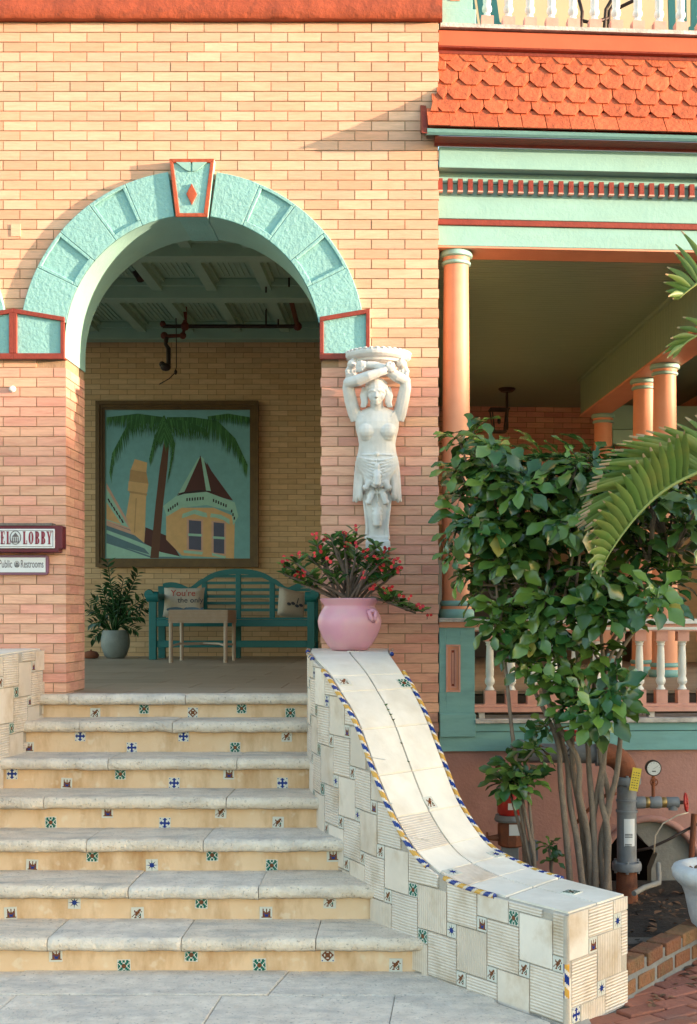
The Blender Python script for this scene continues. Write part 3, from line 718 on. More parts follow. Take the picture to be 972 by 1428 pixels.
        # weeds in the joint
        for u in (5.6, 5.75, 5.9, 6.05, 6.6, 7.0):
            q = MB()
            for k in range(9):
                c = top(u, .5, 0); a = rnd.random()*6.28; l = rnd.uniform(.008, .02); d = Vector((math.cos(a), math.sin(a), .8)).normalized()*l; x_ = Vector((-math.sin(a), math.cos(a), 0))*.004
                q.quad(c, c+d*.5+x_, c+d, c+d*.5-x_)
            q.build('weed', 'leaf', w)
    return w
cheek('curving right-hand stair wall of cream ribbed tiles sloping below the pink pot')
cheek('left-hand cream tiled stair wall below the lobby signs', True, 1.35)
# ------------------------------------------------------------------ signs on the left pier
def strokes(text, x, z, h, y, wid=.62):
    """serif capitals drawn as prisms; returns an MB"""
    q = MB(); T_, t_ = h*.125, h*.06
    def bx(x0, x1, z0, z1): q.box(x0, x1, y-.003, y, z0, z1)
    def ser(cx, zz, w=h*.11): bx(cx-w, cx+w, zz, zz+t_*.8)
    def ring(cx, cz, rx, rz, tx, tz, a0=0, a1=360):
        n = 20; pts = []
        for i in range(n+1): a = rad(a0+(a1-a0)*i/n); pts.append((cx+rx*math.cos(a), cz+rz*math.sin(a)))
        inn = []
        for i in range(n+1): a = rad(a0+(a1-a0)*i/n); inn.append((cx+(rx-tx)*math.cos(a), cz+(rz-tz)*math.sin(a)))
        for i in range(n): q.prism([pts[i], pts[i+1], inn[i+1], inn[i]], y-.003, y)
    for ch in text:
        w = h*wid
        if ch == 'L': bx(x+.1*w, x+.1*w+T_, z, z+h); ser(x+.1*w+T_/2, z+h-t_); bx(x, x+w*.85, z, z+t_); bx(x+w*.78, x+w*.86, z, z+h*.3); w *= .95
        elif ch == 'E':
            bx(x+.1*w, x+.1*w+T_, z, z+h); bx(x, x+w*.85, z, z+t_); bx(x, x+w*.85, z+h-t_, z+h); bx(x+.1*w, x+w*.65, z+h*.48, z+h*.48+t_)
            bx(x+w*.78, x+w*.86, z, z+h*.25); bx(x+w*.78, x+w*.86, z+h*.75, z+h); bx(x+w*.6, x+w*.66, z+h*.4, z+h*.62); w *= .98
        elif ch == 'O': ring(x+w*.52, z+h/2, w*.52, h/2, T_, t_); w *= 1.12
        elif ch == 'B':
            bx(x+.08*w, x+.08*w+T_, z, z+h); bx(x, x+w*.5, z, z+t_); bx(x, x+w*.5, z+h-t_, z+h); bx(x+.1*w, x+w*.5, z+h*.5-t_/2, z+h*.5+t_/2)
            ring(x+w*.45, z+h*.745, w*.42, h*.255, T_, t_, -90, 90); ring(x+w*.45, z+h*.26, w*.48, h*.26, T_, t_, -90, 90); w *= 1.02
        elif ch == 'Y':
            bx(x+w*.5-T_/2, x+w*.5+T_/2, z, z+h*.5); ser(x+w*.5, z); q.prism([(x, z+h), (x+T_, z+h), (x+w*.5+T_/2, z+h*.42), (x+w*.5-T_/2, z+h*.48)], y-.003, y); q.prism([(x+w*.88, z+h), (x+w*.97, z+h), (x+w*.5+T_/2, z+h*.48), (x+w*.5, z+h*.42)], y-.003, y); ser(x+T_*.5, z+h-t_); ser(x+w*.92, z+h-t_); w *= 1.0
        elif ch == 'H':
            for k in (.12, .72): bx(x+k*w, x+k*w+T_, z, z+h); ser(x+k*w+T_/2, z); ser(x+k*w+T_/2, z+h-t_)
            bx(x+.12*w, x+.8*w, z+h*.48, z+h*.48+t_); w *= 1.1
        elif ch == 'T':
            bx(x+w*.45-T_/2, x+w*.45+T_/2, z, z+h); ser(x+w*.45, z); bx(x, x+w*.9, z+h-t_, z+h); bx(x, x+w*.07, z+h*.75, z+h); bx(x+w*.83, x+w*.9, z+h*.75, z+h)
        elif ch == ' ': w *= .5
        x += w+h*.1
    return q, x
def emblem(cx, cz, r, y):
    q = MB(); n = 24
    for i in range(n):
        a, b = 2*math.pi*i/n, 2*math.pi*(i+1)/n
        q.prism([(cx+r*.8*math.cos(a), cz+r*math.sin(a)), (cx+r*.8*math.cos(b), cz+r*math.sin(b)), (cx+r*.7*math.cos(b), cz+r*.9*math.sin(b)), (cx+r*.7*math.cos(a), cz+r*.9*math.sin(a))], y-.003, y)
    q.prism([(cx-r*.5, cz+r*.1), (cx+r*.5, cz+r*.1), (cx, cz+r*.7)], y-.003, y)
    for k in (-.4, -.13, .13, .4): q.box(cx+(k-.06)*r, cx+(k+.06)*r, y-.003, y, cz-r*.6, cz+r*.02)
    q.box(cx-r*.5, cx+r*.5, y-.003, y, cz-r*.72, cz-r*.58)
    return q
SY = -.09
x1, zt = XZ(87, 733, SY); _, zb = XZ(0, 770, SY); x0 = x1-1.12
sg = thing('lobby_sign', 'white and maroon lobby sign with red capital letters on the brick pier', 'sign', ((x0+x1)/2, 0, zb))
q = MB(); c = .018; q.prism([(x0+c, zb), (x1-c*1.3, zb), (x1-c*1.3, zb+c*1.2), (x1, zb+c*1.2), (x1, zt-c*.4), (x1-c*.2, zt), (x0, zt), (x0, zb+c)], SY, .0); q.build('sign_frame', 'sign_maroon', sg, bevel=.004)
wx1, wzt = XZ(76, 737.5, SY-.012); _, wzb = XZ(0, 764.5, SY-.012)
q = MB(); q.box(x0+.04, wx1, SY-.012, SY+.002, wzb, wzt); fc = q.build('sign_face', 'sign_white', sg, bevel=.003)
q = MB(); q.box(x0+.03, wx1-.02, SY-.004, .0, zt+.0005, zt+.016); q.build('weathered_ledge', 'sign_wood', sg)
q = MB(); b_ = .004
for (a0, a1, z0, z1) in ((x0+.05, wx1-.008, wzt-.012, wzt-.009), (x0+.05, wx1-.008, wzb+.009, wzb+.012), (wx1-.011, wx1-.008, wzb+.0122, wzt-.0122)): q.box(a0, a1, SY-.0135, SY-.011, z0, z1)
q.build('sign_border', 'sign_grey', sg)
yl = SY-.0125; hh = .078; zl = XZ(0, 759, SY)[1]
q, _ = strokes('LOBBY', XZ(33, 0, SY)[0], zl, hh, yl, .36); q.build('lettering', 'sign_red', fc)
q, _ = strokes('HOTEL', XZ(12, 0, SY)[0]-.158, zl, hh, yl, .36); q.build('lettering', 'sign_red', fc)
emblem(XZ(22.5, 0, SY)[0], zl+hh*.52, .043, yl).build('emblem', 'sign_grey', fc)
x1, zt = XZ(67, 774, -.03); _, zb = XZ(0, 801.5, -.03); x0 = x1-.95
sg2 = thing('restroom_sign', 'smaller white mauve-edged sign below the lobby sign', 'sign', ((x0+x1)/2, 0, zb))
q = MB(); q.prism([(x0, zb), (x1-.012, zb), (x1, zb+.012), (x1, zt-.012), (x1-.012, zt), (x0, zt)], -.03, .0); q.build('sign_frame', 'sign_mauve', sg2, bevel=.002)
q = MB(); q.box(x0+.02, XZ(63, 0, -.04)[0], -.038, -.028, XZ(0, 798, -.04)[1], XZ(0, 777.5, -.04)[1]); f2 = q.build('sign_face', 'sign_white', sg2)
def text_mesh(txt, size, mat_, sx=1, name='lettering'):
    cu = bpy.data.curves.new('text_tmp', 'FONT'); cu.body = txt; cu.size = size; cu.extrude = .001
    o = bpy.data.objects.new('text_tmp', cu); COL.objects.link(o); dg = bpy.context.evaluated_depsgraph_get()
    me = bpy.data.meshes.new_from_object(o.evaluated_get(dg)); bpy.data.objects.remove(o); me.name = name
    me.materials.clear(); me.materials.append(MAT[mat_])
    for v in me.vertices: v.co.x *= sx
    return me
zl = XZ(0, 791.5, -.04)[1]
inst('lettering', text_mesh('Restrooms', .068, 'sign_grey', .47), f2, (XZ(28.5, 0, -.04)[0], -.0385, zl), (rad(90), 0, 0))
inst('lettering', text_mesh('Public', .068, 'sign_grey', .52), f2, (XZ(-2, 0, -.04)[0], -.0385, zl), (rad(90), 0, 0))
emblem(XZ(23.5, 0, -.04)[0], zl+.02, .020, -.0385).build('emblem', 'sign_grey', f2)
# ------------------------------------------------------------------ caryatid
def Q(px, py, y): return P(px, py, -y)
c = MB()
def cb(px, py, y, rx, ry, rz, rot=None, n=14): c.ball(Q(px, py, y), (rx, ry, rz), n, rot=rot)
def ct(pts, r, n=8): c.tube([Q(*p) for p in pts], r, n)
S_ = 1/228.
def ell(px, py, y, hw, hd, n=24): 
    ce_ = Q(px, py, y); return [ce_+Vector((hw*math.cos(2*math.pi*i/n), hd*math.sin(2*math.pi*i/n), 0)) for i in range(n)]
# torso and hips down to the tapering pillar
c.rings([ell(526, 680, .055, .10, .075), ell(526, 668, .06, .125, .095), ell(526, 652, .075, .136, .10), ell(526, 641, .08, .130, .092), ell(526, 631, .085, .118, .082), ell(526, 620, .09, .112, .08), ell(526, 610, .095, .118, .082), ell(526, 600, .1, .13, .088),
         ell(526, 590, .1, .135, .085), ell(526, 580, .095, .132, .072), ell(526, 573, .09, .10, .06), ell(526, 568, .09, .05, .05)])
c.rings([ell(526, 760, .05, .068, .05), ell(526, 740, .052, .066, .05), ell(526, 710, .055, .078, .055), ell(526, 680, .06, .088, .065), ell(526, 650, .07, .125, .08)])
for sx in (-1, 1):
    cb(526+sx*14, 601, .15, .056, .048, .052); cb(526+sx*13, 608, .135, .05, .045, .04)
    ct([(526+sx*5, 590, .16), (526+sx*20, 580, .15), (526+sx*26, 572, .11)], [.006, .007, .007], 6)
# neck, head
ct([(526, 578, .11), (525.5, 568, .12), (525, 560, .13)], [.046, .04, .042], 12)
cb(525, 545, .155, .056, .068, .085, Matrix.Rotation(rad(-12), 3, 'X'))
cb(524.5, 552, .185, .044, .040, .055, Matrix.Rotation(rad(-12), 3, 'X'))
cb(524.5, 562, .205, .018, .018, .016)                               # chin
ct([(525, 546.5, .222), (524.8, 552, .236), (524.6, 554.5, .238)], [.008, .011, .014], 8)   # nose
for sx in (-1, 1):
    ct([(525+sx*2.5, 545, .222), (525+sx*7, 544.4, .214), (525+sx*10.5, 546.5, .195)], [.007, .0075, .007], 6)   # brow
    cb(525+sx*5, 548.2, .210, .011, .010, .006)
    cb(525+sx*7.5, 553.5, .198, .018, .016, .018)
ct([(521, 558.2, .221), (524.6, 557.4, .227), (528.2, 558.2, .221)], [.004, .006, .004], 6); ct([(522, 559.8, .220), (524.6, 560.1, .224), (527.2, 559.8, .220)], [.004, .006, .004], 6)
r_ = random.Random(4)
for ringi, (yy, dd, n_) in enumerate(((539.5, .208, 8), (535.5, .19, 8), (532, .165, 7))):
    for i in range(n_):
        t = (i+.5)/n_*2-1; cb(525+t*14.5, yy+abs(t)*3+r_.uniform(-.5, .5), dd-.05*t*t, .0145, .0145, .0145, None, 8)
cb(525, 536, .13, .064, .07, .04)
for sx in (-1, 1):
    for k in range(4):
        ox = 13+k*1.6
        ct([(525+sx*ox, 541, .16-.015*k), (525+sx*(ox+2.5), 552, .15), (525+sx*(ox+1), 561, .155), (525+sx*(ox+3.5), 568, .155)], [.012, .014, .012, .007], 7)
# arms folded over the head
LA = [(498, 586, .085), (494, 575, .095), (489, 558, .115), (485.5, 541, .145), (486, 533, .165)]
ct(LA, [.040, .042, .040, .036, .032], 12); cb(486, 534, .165, .034, .034, .034)
ct([(486, 534, .165), (500, 530, .205), (515, 524, .225), (530, 519, .225), (538, 516.5, .215)], [.033, .036, .031, .025, .023], 12)
RA = [(555, 586, .085), (558, 575, .095), (562, 557, .115), (565.5, 540, .14), (565, 531, .155)]
ct(RA, [.040, .042, .040, .036, .032], 12); cb(565, 531, .155, .034, .034, .034)
ct([(565, 531, .155), (553, 525, .18), (538, 515, .185), (522, 509.5, .18), (512, 509, .175)], [.033, .035, .030, .025, .024], 12)
# hands: back of the hand, four fingers, thumb
cb(543.5, 513, .215, .036, .018, .026, Matrix.Rotation(rad(18), 3, 'Y')); cb(506, 508.8, .18, .038, .02, .026, Matrix.Rotation(rad(6), 3, 'Y'))
for i in range(4):
    ct([(544, 507.8+i*3.0, .222), (548.5, 507+i*3.1, .218), (550, 510+i*3.1, .19)], [.010, .0095, .008], 7)
    ct([(505, 504.5+i*3.0, .19), (499.5, 505.5+i*3.2, .182), (496.8, 510+i*3.0, .155)], [.010, .0095, .008], 7)
ct([(539, 511, .225), (541, 506.5, .22), (545.5, 505, .21)], [.011, .010, .008], 7); ct([(509, 511, .19), (505, 516, .19), (500, 518.5, .175)], [.011, .010, .008], 7)
# bow on the bodice
for sx in (-1, 1):
    ct([(523.5, 594, .175), (523.5+sx*4, 591.5, .178), (523.5+sx*7, 593, .176), (523.5+sx*5, 596, .178), (523.5, 594.5, .178)], .004, 6); ct([(523.5, 595, .176), (523.5+sx*6, 598, .178), (523.5+sx*11, 597, .19)], .0035, 6)
ct([(524, 595, .178), (529, 601, .172), (534, 606, .168)], .005, 6); cb(524, 594.5, .18, .006, .006, .006)
# belt and drapery swags
ct([(499, 634, .10), (505, 634.5, .145), (514, 634, .165), (526, 634, .172), (538, 634, .165), (547, 634.5, .145), (552, 634, .10)], .006, 6); cb(525, 633, .178, .013, .01, .015)
for k in range(9):                       # folds of cloth drawn from both hips to the knot
    for sx in (-1, 1):
        pts = []
        for i in range(9):
            t = i/8; x = 28*(1-t)+1.0*t; yy = 637+k*1.3+(5+k*3.3)*math.sin(t*math.pi*.5)
            hw = 32.+min(4, k*.6); dpt = .075+.108*math.sqrt(max(.02, 1-(x/hw)**2))-.0022*k
            pts.append((526+sx*x, yy, dpt-.002))
        ct(pts, [.0055+.0035*math.sin(i*.9+k*1.7)**2 for i in range(9)], 7)
cb(526, 651, .185, .016, .014, .02)
for sx in (-1, 1):
    for k in range(7):
        x = 526+sx*(21+k*1.45); ln = 690+3*math.sin(k*2.1)+k*.8
        ct([(x-sx*2, 643, .11-.008*k), (x+sx*1.2*math.sin(k), 660, .115-.008*k), (x+sx*.7, 676, .115-.008*k), (x+sx*1.5, ln, .105-.008*k), (x+sx*2+sx*(k-3)*.5, ln+5, .10-.008*k)], [.012, .0125, .013, .014, .007], 7)
    for k in range(6): cb(526+sx*(21.5+k*1.6), 694+2.5*(k % 2), .085-.004*k, .009, .012, .012, None, 8)
# carved foliage
def lf(px, py, ang, L, wd, y, lobes=3):
    d = Vector((math.sin(rad(ang)), -math.cos(rad(ang))))
    ct([(px, py, y), (px+d.x*L*.5, py-d.y*L*.5, y+.016), (px+d.x*L*.9, py-d.y*L*.9, y+.022), (px+d.x*L, py-d.y*L, y+.008)], [wd*.4, wd, wd*.8, wd*.35], 8)
    nx = Vector((-d.y, d.x))
    for k in range(lobes):
        t = .3+.55*k/max(1, lobes-1)
        for sg_ in (-1, 1): cb(px+d.x*L*t+nx.x*sg_*wd*185*(1-.3*t), py-d.y*L*t-nx.y*sg_*wd*185*(1-.3*t), y+.013, wd*.55, .011, wd*.62, None, 8)
lf(526, 652, 0, 26, .024, .178, 2)
for sx in (-1, 1):
    lf(526+sx*5, 662, sx*30, 25, .021, .135); lf(526+sx*4, 678, sx*20, 28, .020, .122); cb(526+sx*14, 668, .14, .02, .02, .02); lf(526+sx*12, 662, sx*10, 20, .016, .135, 2)
for k in range(8): cb(526, 681+k*2.6, .128, .007, .007, .006, None, 8)
lf(526, 700, 0, 36, .027, .108, 4)
for sx in (-1, 1):
    ct([(526+sx*18.5, 690, .075), (526+sx*16, 715, .085), (526+sx*14, 735, .085), (526+sx*15, 752, .085)], [.012, .011, .011, .013], 7)
c.box(*(lambda a, b: (a.x, b.x, -.125, .004, b.z, a.z))(Q(510, 754, .1), Q(544, 769, .1)))
c.box(*(lambda a, b: (a.x, b.x, -.115, .004, b.z, a.z))(Q(512, 748, .1), Q(542, 755, .1)))
# shelf on top, half round
top = Q(526.5, 497, .12)
sh = [(.0001, -.11), (.07, -.10), (.105, -.07), (.125, -.045), (.15, -.032), (.162, -.028), (.168, -.014), (.185, -.010), (.203, .004), (.206, .022), (.199, .034), (.0001, .034)]
c.lathe(sh, (top.x, .004, top.z), 40, sx=1, sy=1.12)
for i in range(17):
    a = math.pi*(i+.5)/17; c.ball((top.x+.196*math.cos(a), .004-.196*1.12*math.sin(a), top.z+.036), (.017, .017, .008), 8)
for sx in (-1, 1):      # scrolls under the shelf
    for k in range(9):
        a = k*.8; cb(526+sx*(37-6*math.cos(a)*(1-k*.08)), 518+8*math.sin(a)*(1-k*.08), .09, .019, .02, .018, None, 8)
    cb(526+sx*38, 528, .06, .03, .05, .025); cb(526+sx*34, 508, .10, .035, .05, .03)
# keep it against the wall
for v in c.v: v.y = min(v.y, .003)
ca = c.build('caryatid', 'statue', None, smooth=180, label='white stone caryatid with arms crossed overhead carrying a small shelf', cat='statue', base=Q(526, 769, 0))
rm = ca.modifiers.new('Remesh', 'REMESH'); rm.mode = 'VOXEL'; rm.voxel_size = .0034; rm.use_smooth_shade = True
sm = ca.modifiers.new('Smooth', 'SMOOTH'); sm.factor = .5; sm.iterations = 2
# ------------------------------------------------------------------ picture on the back wall
def art():
    Y = LY-.005
    def at(px, py, y=Y): return XZ(px, py, y)
    x0, z1 = at(135, 560); x1, z0 = at(361, 791)
    t = thing('framed_painting', 'large gold-framed painting of a palm tree before a turreted house', 'painting', ((x0+x1)/2, Y, z0))
    fw = .10; q = MB()
    for a in range(3):
        i0, i1, yy = ((0, .045, .07), (.045, .075, .05), (.075, fw, .035))[a]
        q.box(x0+i0, x1-i0, Y-yy, Y, z1-i1, z1-i0); q.box(x0+i0, x1-i0, Y-yy, Y, z0+i0, z0+i1); q.box(x0+i0, x0+i1, Y-yy, Y, z0+i1, z1-i1); q.box(x1-i1, x1-i0, Y-yy, Y, z0+i1, z1-i1)
    q.build('picture_frame', 'frame_gold', t)
    cx0, cx1, cz0, cz1 = x0+fw, x1-fw, z0+fw, z1-fw
    names = ['art_sky', 'art_tan', 'art_tan_dark', 'art_roof', 'art_teal', 'art_green', 'art_green_light', 'art_trunk', 'art_window', 'art_blue', 'art_black', 'art_pink']
    M = {n: i for i, n in enumerate(names)}
    q = MB(); yb = Y-.02; q.box(cx0-.005, cx1+.005, yb, Y, cz0-.005, cz1+.005, 0)
    # zoom coordinates of the picture: 972x1012 view of (130,550)-(370,800)
    lay_ = [0]
    def pt(zx, zy): 
        px, py = 130+zx/4.05, 550+zy/4.05; x, z = at(px, py, yb); return (min(max(x, cx0), cx1), yb-.0006*(1+lay_[0]*.25), min(max(z, cz0), cz1))
    def sh(pts, mname): 
        lay_[0] += .05; q.poly([pt(*p) for p in pts][::-1], M[mname])
    sh([(75, 700), (250, 780), (480, 905), (500, 925), (75, 925)], 'art_blue')
    sh([(75, 760), (300, 850), (500, 920), (330, 915), (75, 830)], 'art_teal'); sh([(75, 840), (200, 880), (330, 925), (75, 925)], 'art_teal'); sh([(75, 785), (290, 870), (320, 905), (75, 835)], 'art_blue')
    sh([(75, 740), (250, 800), (240, 825), (75, 765)], 'art_blue'); sh([(75, 720), (270, 790), (262, 806), (75, 740)], 'art_pink')
    sh([(75, 500), (215, 750), (240, 775), (75, 720)], 'art_pink'); sh([(75, 530), (200, 752), (75, 710)], 'art_teal'); sh([(75, 610), (160, 735), (75, 705)], 'art_tan')
    for i in range(6): sh([(80+15*i, 590+23*i), (88+15*i, 588+23*i), (98+15*i, 610+23*i), (90+15*i, 612+23*i)], 'art_black')
    sh([(185, 690), (210, 545), (300, 545), (290, 840), (215, 780)], 'art_tan'); sh([(200, 490), (312, 505), (305, 555), (195, 545)], 'art_tan'); sh([(210, 425), (300, 440), (312, 505), (203, 490)], 'art_tan_dark'); sh([(235, 365), (305, 385), (300, 440), (212, 425)], 'art_tan')
    sh([(205, 545), (305, 560), (303, 572), (203, 556)], 'art_tan_dark'); sh([(240, 585), (246, 585), (236, 780), (230, 780)], 'art_tan_dark')
    sh([(295, 750), (420, 800), (490, 915), (380, 890), (288, 840)], 'art_roof')
    # turret
    sh([(412, 680), (500, 640), (680, 640), (800, 690), (795, 930), (500, 910), (412, 820)], 'art_tan')
    sh([(605, 345), (790, 600), (640, 560), (470, 575)], 'art_roof'); sh([(590, 365), (605, 350), (515, 550), (480, 560)], 'art_teal'); sh([(608, 350), (625, 365), (665, 550), (638, 545)], 'art_teal'); sh([(640, 380), (745, 575), (670, 552)], 'art_roof')
    sh([(395, 630), (480, 565), (640, 550), (800, 610), (820, 690), (790, 740), (780, 660), (640, 625), (500, 640), (415, 690)], 'art_teal'); sh([(470, 575), (520, 560), (640, 548), (700, 560), (660, 545), (600, 540), (500, 555)], 'art_black')
    for a_, b_, n_ in (((425, 655), (475, 620), 5), ((530, 595), (620, 588), 7), ((680, 600), (750, 630), 6), ((782, 660), (797, 700), 3)):
        for i in range(n_):
            x = a_[0]+(b_[0]-a_[0])*i/(n_-1); y = a_[1]+(b_[1]-a_[1])*i/(n_-1); sh([(x-4, y-9), (x+4, y-10), (x+4, y+7), (x-4, y+8)], 'art_black')
    for (xa, ya, xb, yb_) in ((540, 710, 610, 880), (680, 722, 740, 900)):
        sh([(xa-12, ya-8), (xb+10, ya-4), (xb+10, yb_+8), (xa-12, yb_)], 'art_pink'); sh([(xa, ya), (xb, ya+6), (xb, yb_), (xa, yb_-6)], 'art_window'); sh([(xa-4, (ya+yb_)/2-10), (xb+4, (ya+yb_)/2-6), (xb+4, (ya+yb_)/2+8), (xa-4, (ya+yb_)/2+4)], 'art_teal')
    sh([(500, 700), (505, 675), (575, 650), (640, 670), (645, 695), (615, 690), (570, 675), (530, 690)], 'art_teal'); sh([(660, 695), (665, 672), (720, 680), (770, 705), (770, 735), (735, 710), (690, 695)], 'art_teal'); sh([(560, 655), (582, 650), (582, 675), (562, 678)], 'art_teal'); sh([(710, 678), (728, 680), (726, 700), (712, 698)], 'art_teal'); sh([(510, 880), (620, 890), (615, 905), (512, 895)], 'art_teal'); sh([(670, 895), (750, 915), (745, 928), (672, 910)], 'art_teal')
    # palm trunk and fronds
    sh([(402, 250), (430, 250), (418, 420), (395, 620), (370, 925), (322, 925), (352, 620), (375, 420)], 'art_trunk')
    r = random.Random(2)
    def frond(path, ln, n, side, dens=1):
        for i in range(n):
            t = i/(n-1)*(len(path)-1); k = min(int(t), len(path)-2); f = t-k
            x = path[k][0]*(1-f)+path[k+1][0]*f; y = path[k][1]*(1-f)+path[k+1][1]*f
            l = ln*(.6+.4*math.sin(math.pi*min(1, .15+i/n)))*r.uniform(.75, 1.15); dx = side*l*r.uniform(.1, .5); dy = l*r.uniform(.75, 1)
            sh([(x-4, y), (x+4, y-2), (x+dx, y+dy)], 'art_green' if r.random() < .68 else 'art_green_light')
    frond([(400, 140), (300, 120), (200, 160), (110, 330), (95, 440)], 120, 110, .3); frond([(400, 130), (250, 110), (80, 130)], 130, 80, -.3)
    frond([(420, 130), (560, 130), (700, 150), (800, 250), (870, 400)], 150, 150, -.2); frond([(410, 140), (520, 150), (640, 200)], 130, 60, .4); frond([(400, 160), (350, 230), (320, 360)], 110, 45, .1); frond([(415, 150), (460, 280), (430, 440)], 120, 60, -.5); frond([(880, 130), (760, 110), (650, 125)], 80, 45, .2); frond([(400, 120), (400, 250)], 140, 40, .9); frond([(400, 120), (400, 230)], 140, 40, -.9)
    q.build('painted_canvas', names, t)
art()
# ------------------------------------------------------------------ bench
BX = -1.90; BW = 1.80; BY0, BY1 = 5.85, 6.42
be = thing('garden_bench', 'teal wooden garden bench with arched slatted back below the painting', 'bench', (BX, 6.1, 0))
def bp(name, fn, bevel=.006): q = MB(); fn(q); return q.build(name, 'bench_teal', be, bevel=bevel)
for sx in (-1, 1):
    x = BX+sx*(BW/2-.05)
    bp('leg', lambda q: q.box(x-.04, x+.04, BY0, BY0+.07, 0, .66)); bp('leg', lambda q: q.box(x-.04, x+.04, BY1-.06, BY1, 0, .80))
    def arm(q):
        q.box(x-.06, x+.06, BY0+.03, BY1-.03, .655, .71)
        q.lathe([(.001, -.065), (.055, -.065), (.058, -.03), (.058, .03), (.055, .065), (.001, .065)], (0, 0, 0), 16)
        k = 16*6; q.v[-k:] = [Vector((x+v.z, BY0+.02+v.x, .675+v.y)) for v in q.v[-k:]]
    bp('armrest', arm)
    # rolled scroll seen from the front
    q = MB(); q.lathe([(.001, -.03), (.05, -.03), (.055, 0), (.05, .03), (.001, .03)], (0, 0, 0), 18); q.v = [Vector((x+sx*.035+v.x, BY0-.0+v.z, .70+v.y)) for v in q.v]; q.build('arm_scroll', 'bench_teal', be, smooth=50)
    bp('side_stretcher', lambda q: q.box(x-.02, x+.02, BY0+.07, BY1-.06, .14, .19))
bp('seat_rail', lambda q: q.box(BX-BW/2+.09, BX+BW/2-.09, BY0+.005, BY0+.035, .355, .43)); bp('stretcher', lambda q: q.box(BX-BW/2+.09, BX+BW/2-.09, BY0+.02, BY0+.05, .13, .205))
bp('leg', lambda q: q.box(BX-.03, BX+.03, BY1-.06, BY1, 0, .36))
for i in range(7): bp('seat_slat', lambda q: q.box(BX-BW/2+.05, BX+BW/2-.05, BY0+.005+i*.078, BY0+.07+i*.078, .432, .452), .003)
def ztop(x):
    u = abs(x-BX)/(BW/2)
    if u < .43: return .82+.175*math.sqrt(max(0, 1-(u/.46)**2))
    if u < .62: t = (u-.43)/.19; return .885-.10*(t*t*(3-2*t))+0
    t = (u-.62)/.38; return .785+.06*math.sin(t*math.pi*.9)
def crest(q):
    R_ = []
    for i in range(61):
        x = BX-BW/2+.06+(BW-.12)*i/60; z = ztop(x); R_.append([(x, BY1-.045, z-.06), (x, BY1-.005, z-.06), (x, BY1-.005, z), (x, BY1-.045, z)])
    q.rings(R_)
bp('crest_rail', crest, None)
for u in (-.42, 0, .42):
    x = BX+u*BW/2; bp('back_upright', lambda q: q.box(x-.03, x+.03, BY1-.045, BY1-.005, .45, ztop(x)-.055))
for i in range(6):
    z = .52+i*.075
    xs = [x for x in [BX-BW/2+.06+k*.01 for k in range(170)] if ztop(x)-.06 > z]
    if xs: bp('back_slat', lambda q: q.box(min(xs), max(xs), BY1-.035, BY1-.018, z, z+.032), None)
# pillows
def pillow(name, label, c, rot, s, deco):
    t = thing(name, label, 'pillow', c)
    q = MB(); R_ = []; n = 14
    for sgn in (-1, 1):
        rows = []
        for i in range(n+1):
            u = i/n*2-1; rows.append([])
            for j in range(n+1):
                w = j/n*2-1; th = .075*max(0, (1-u**4)*(1-w**4))**.6*sgn
                rows[-1].append(rot @ Vector((u*s[0]*(1-.05*(1-w*w)), th, w*s[1]*(1-.05*(1-u*u))))+Vector(c))
        if sgn > 0: rows = rows[::-1]
        q.sheet(rows)
    q.build('cushion', 'pillow', t, smooth=180)
    def flat(pts, mt, nm):
        k = MB()
        for poly in pts: k.poly([rot @ Vector((x*s[0], -.078, z*s[1]))+Vector(c) for x, z in poly])
        k.build(nm, mt, t)
    deco(flat, t, rot, c, s); return t
def d1(flat, t, rot, c, s):
    fish = []
    for cx in (-.35, .45):
        fish.append([(cx+.42*math.cos(2*math.pi*i/14), -.62+.16*math.sin(2*math.pi*i/14)) for i in range(14)]); fish.append([(cx+.35, -.62), (cx+.55, -.45), (cx+.55, -.8)])
    flat(fish, 'pillow_blue', 'printed_fish')
    for txt, mt, x, z, sz in (("You're", 'pillow_red', -.6, .3, .10), ('the only', 'pillow_ink', -.25, -.15, .085)):
        me = text_mesh(txt, sz, mt); inst('printed_text', me, t, rot @ Vector((x*s[0], -.079, z*s[1]))+Vector(c), rot @ Matrix.Rotation(rad(90), 3, 'X'))
def d2(flat, t, rot, c, s):
    flat([[(-.45+.3*k+.16*math.cos(a), -.2+.1*(k % 2)+.11*math.sin(a)) for a in [2*math.pi*i/10 for i in range(10)]] for k in range(4)]+[[(.1, -.05), (.2, .35), (.26, .35), (.18, -.05)]], 'pillow_ink', 'printed_marks')
pl = P(254, 838, 6.02)
pillow('throw_pillow', 'cream pillow with red writing and blue fish on the bench', (pl.x, 6.13, .62), Matrix.Rotation(rad(-14), 3, 'X'), (.225, .165), d1)
pr = P(403, 844, 6.05)
pillow('throw_pillow', 'cream pillow leaning against the armrest beside the pink pot', (pr.x+.02, 6.12, .60), Matrix.Rotation(rad(38), 3, 'Z') @ Matrix.Rotation(rad(-12), 3, 'X') @ Matrix.Rotation(rad(12), 3, 'Y'), (.17, .165), d2)
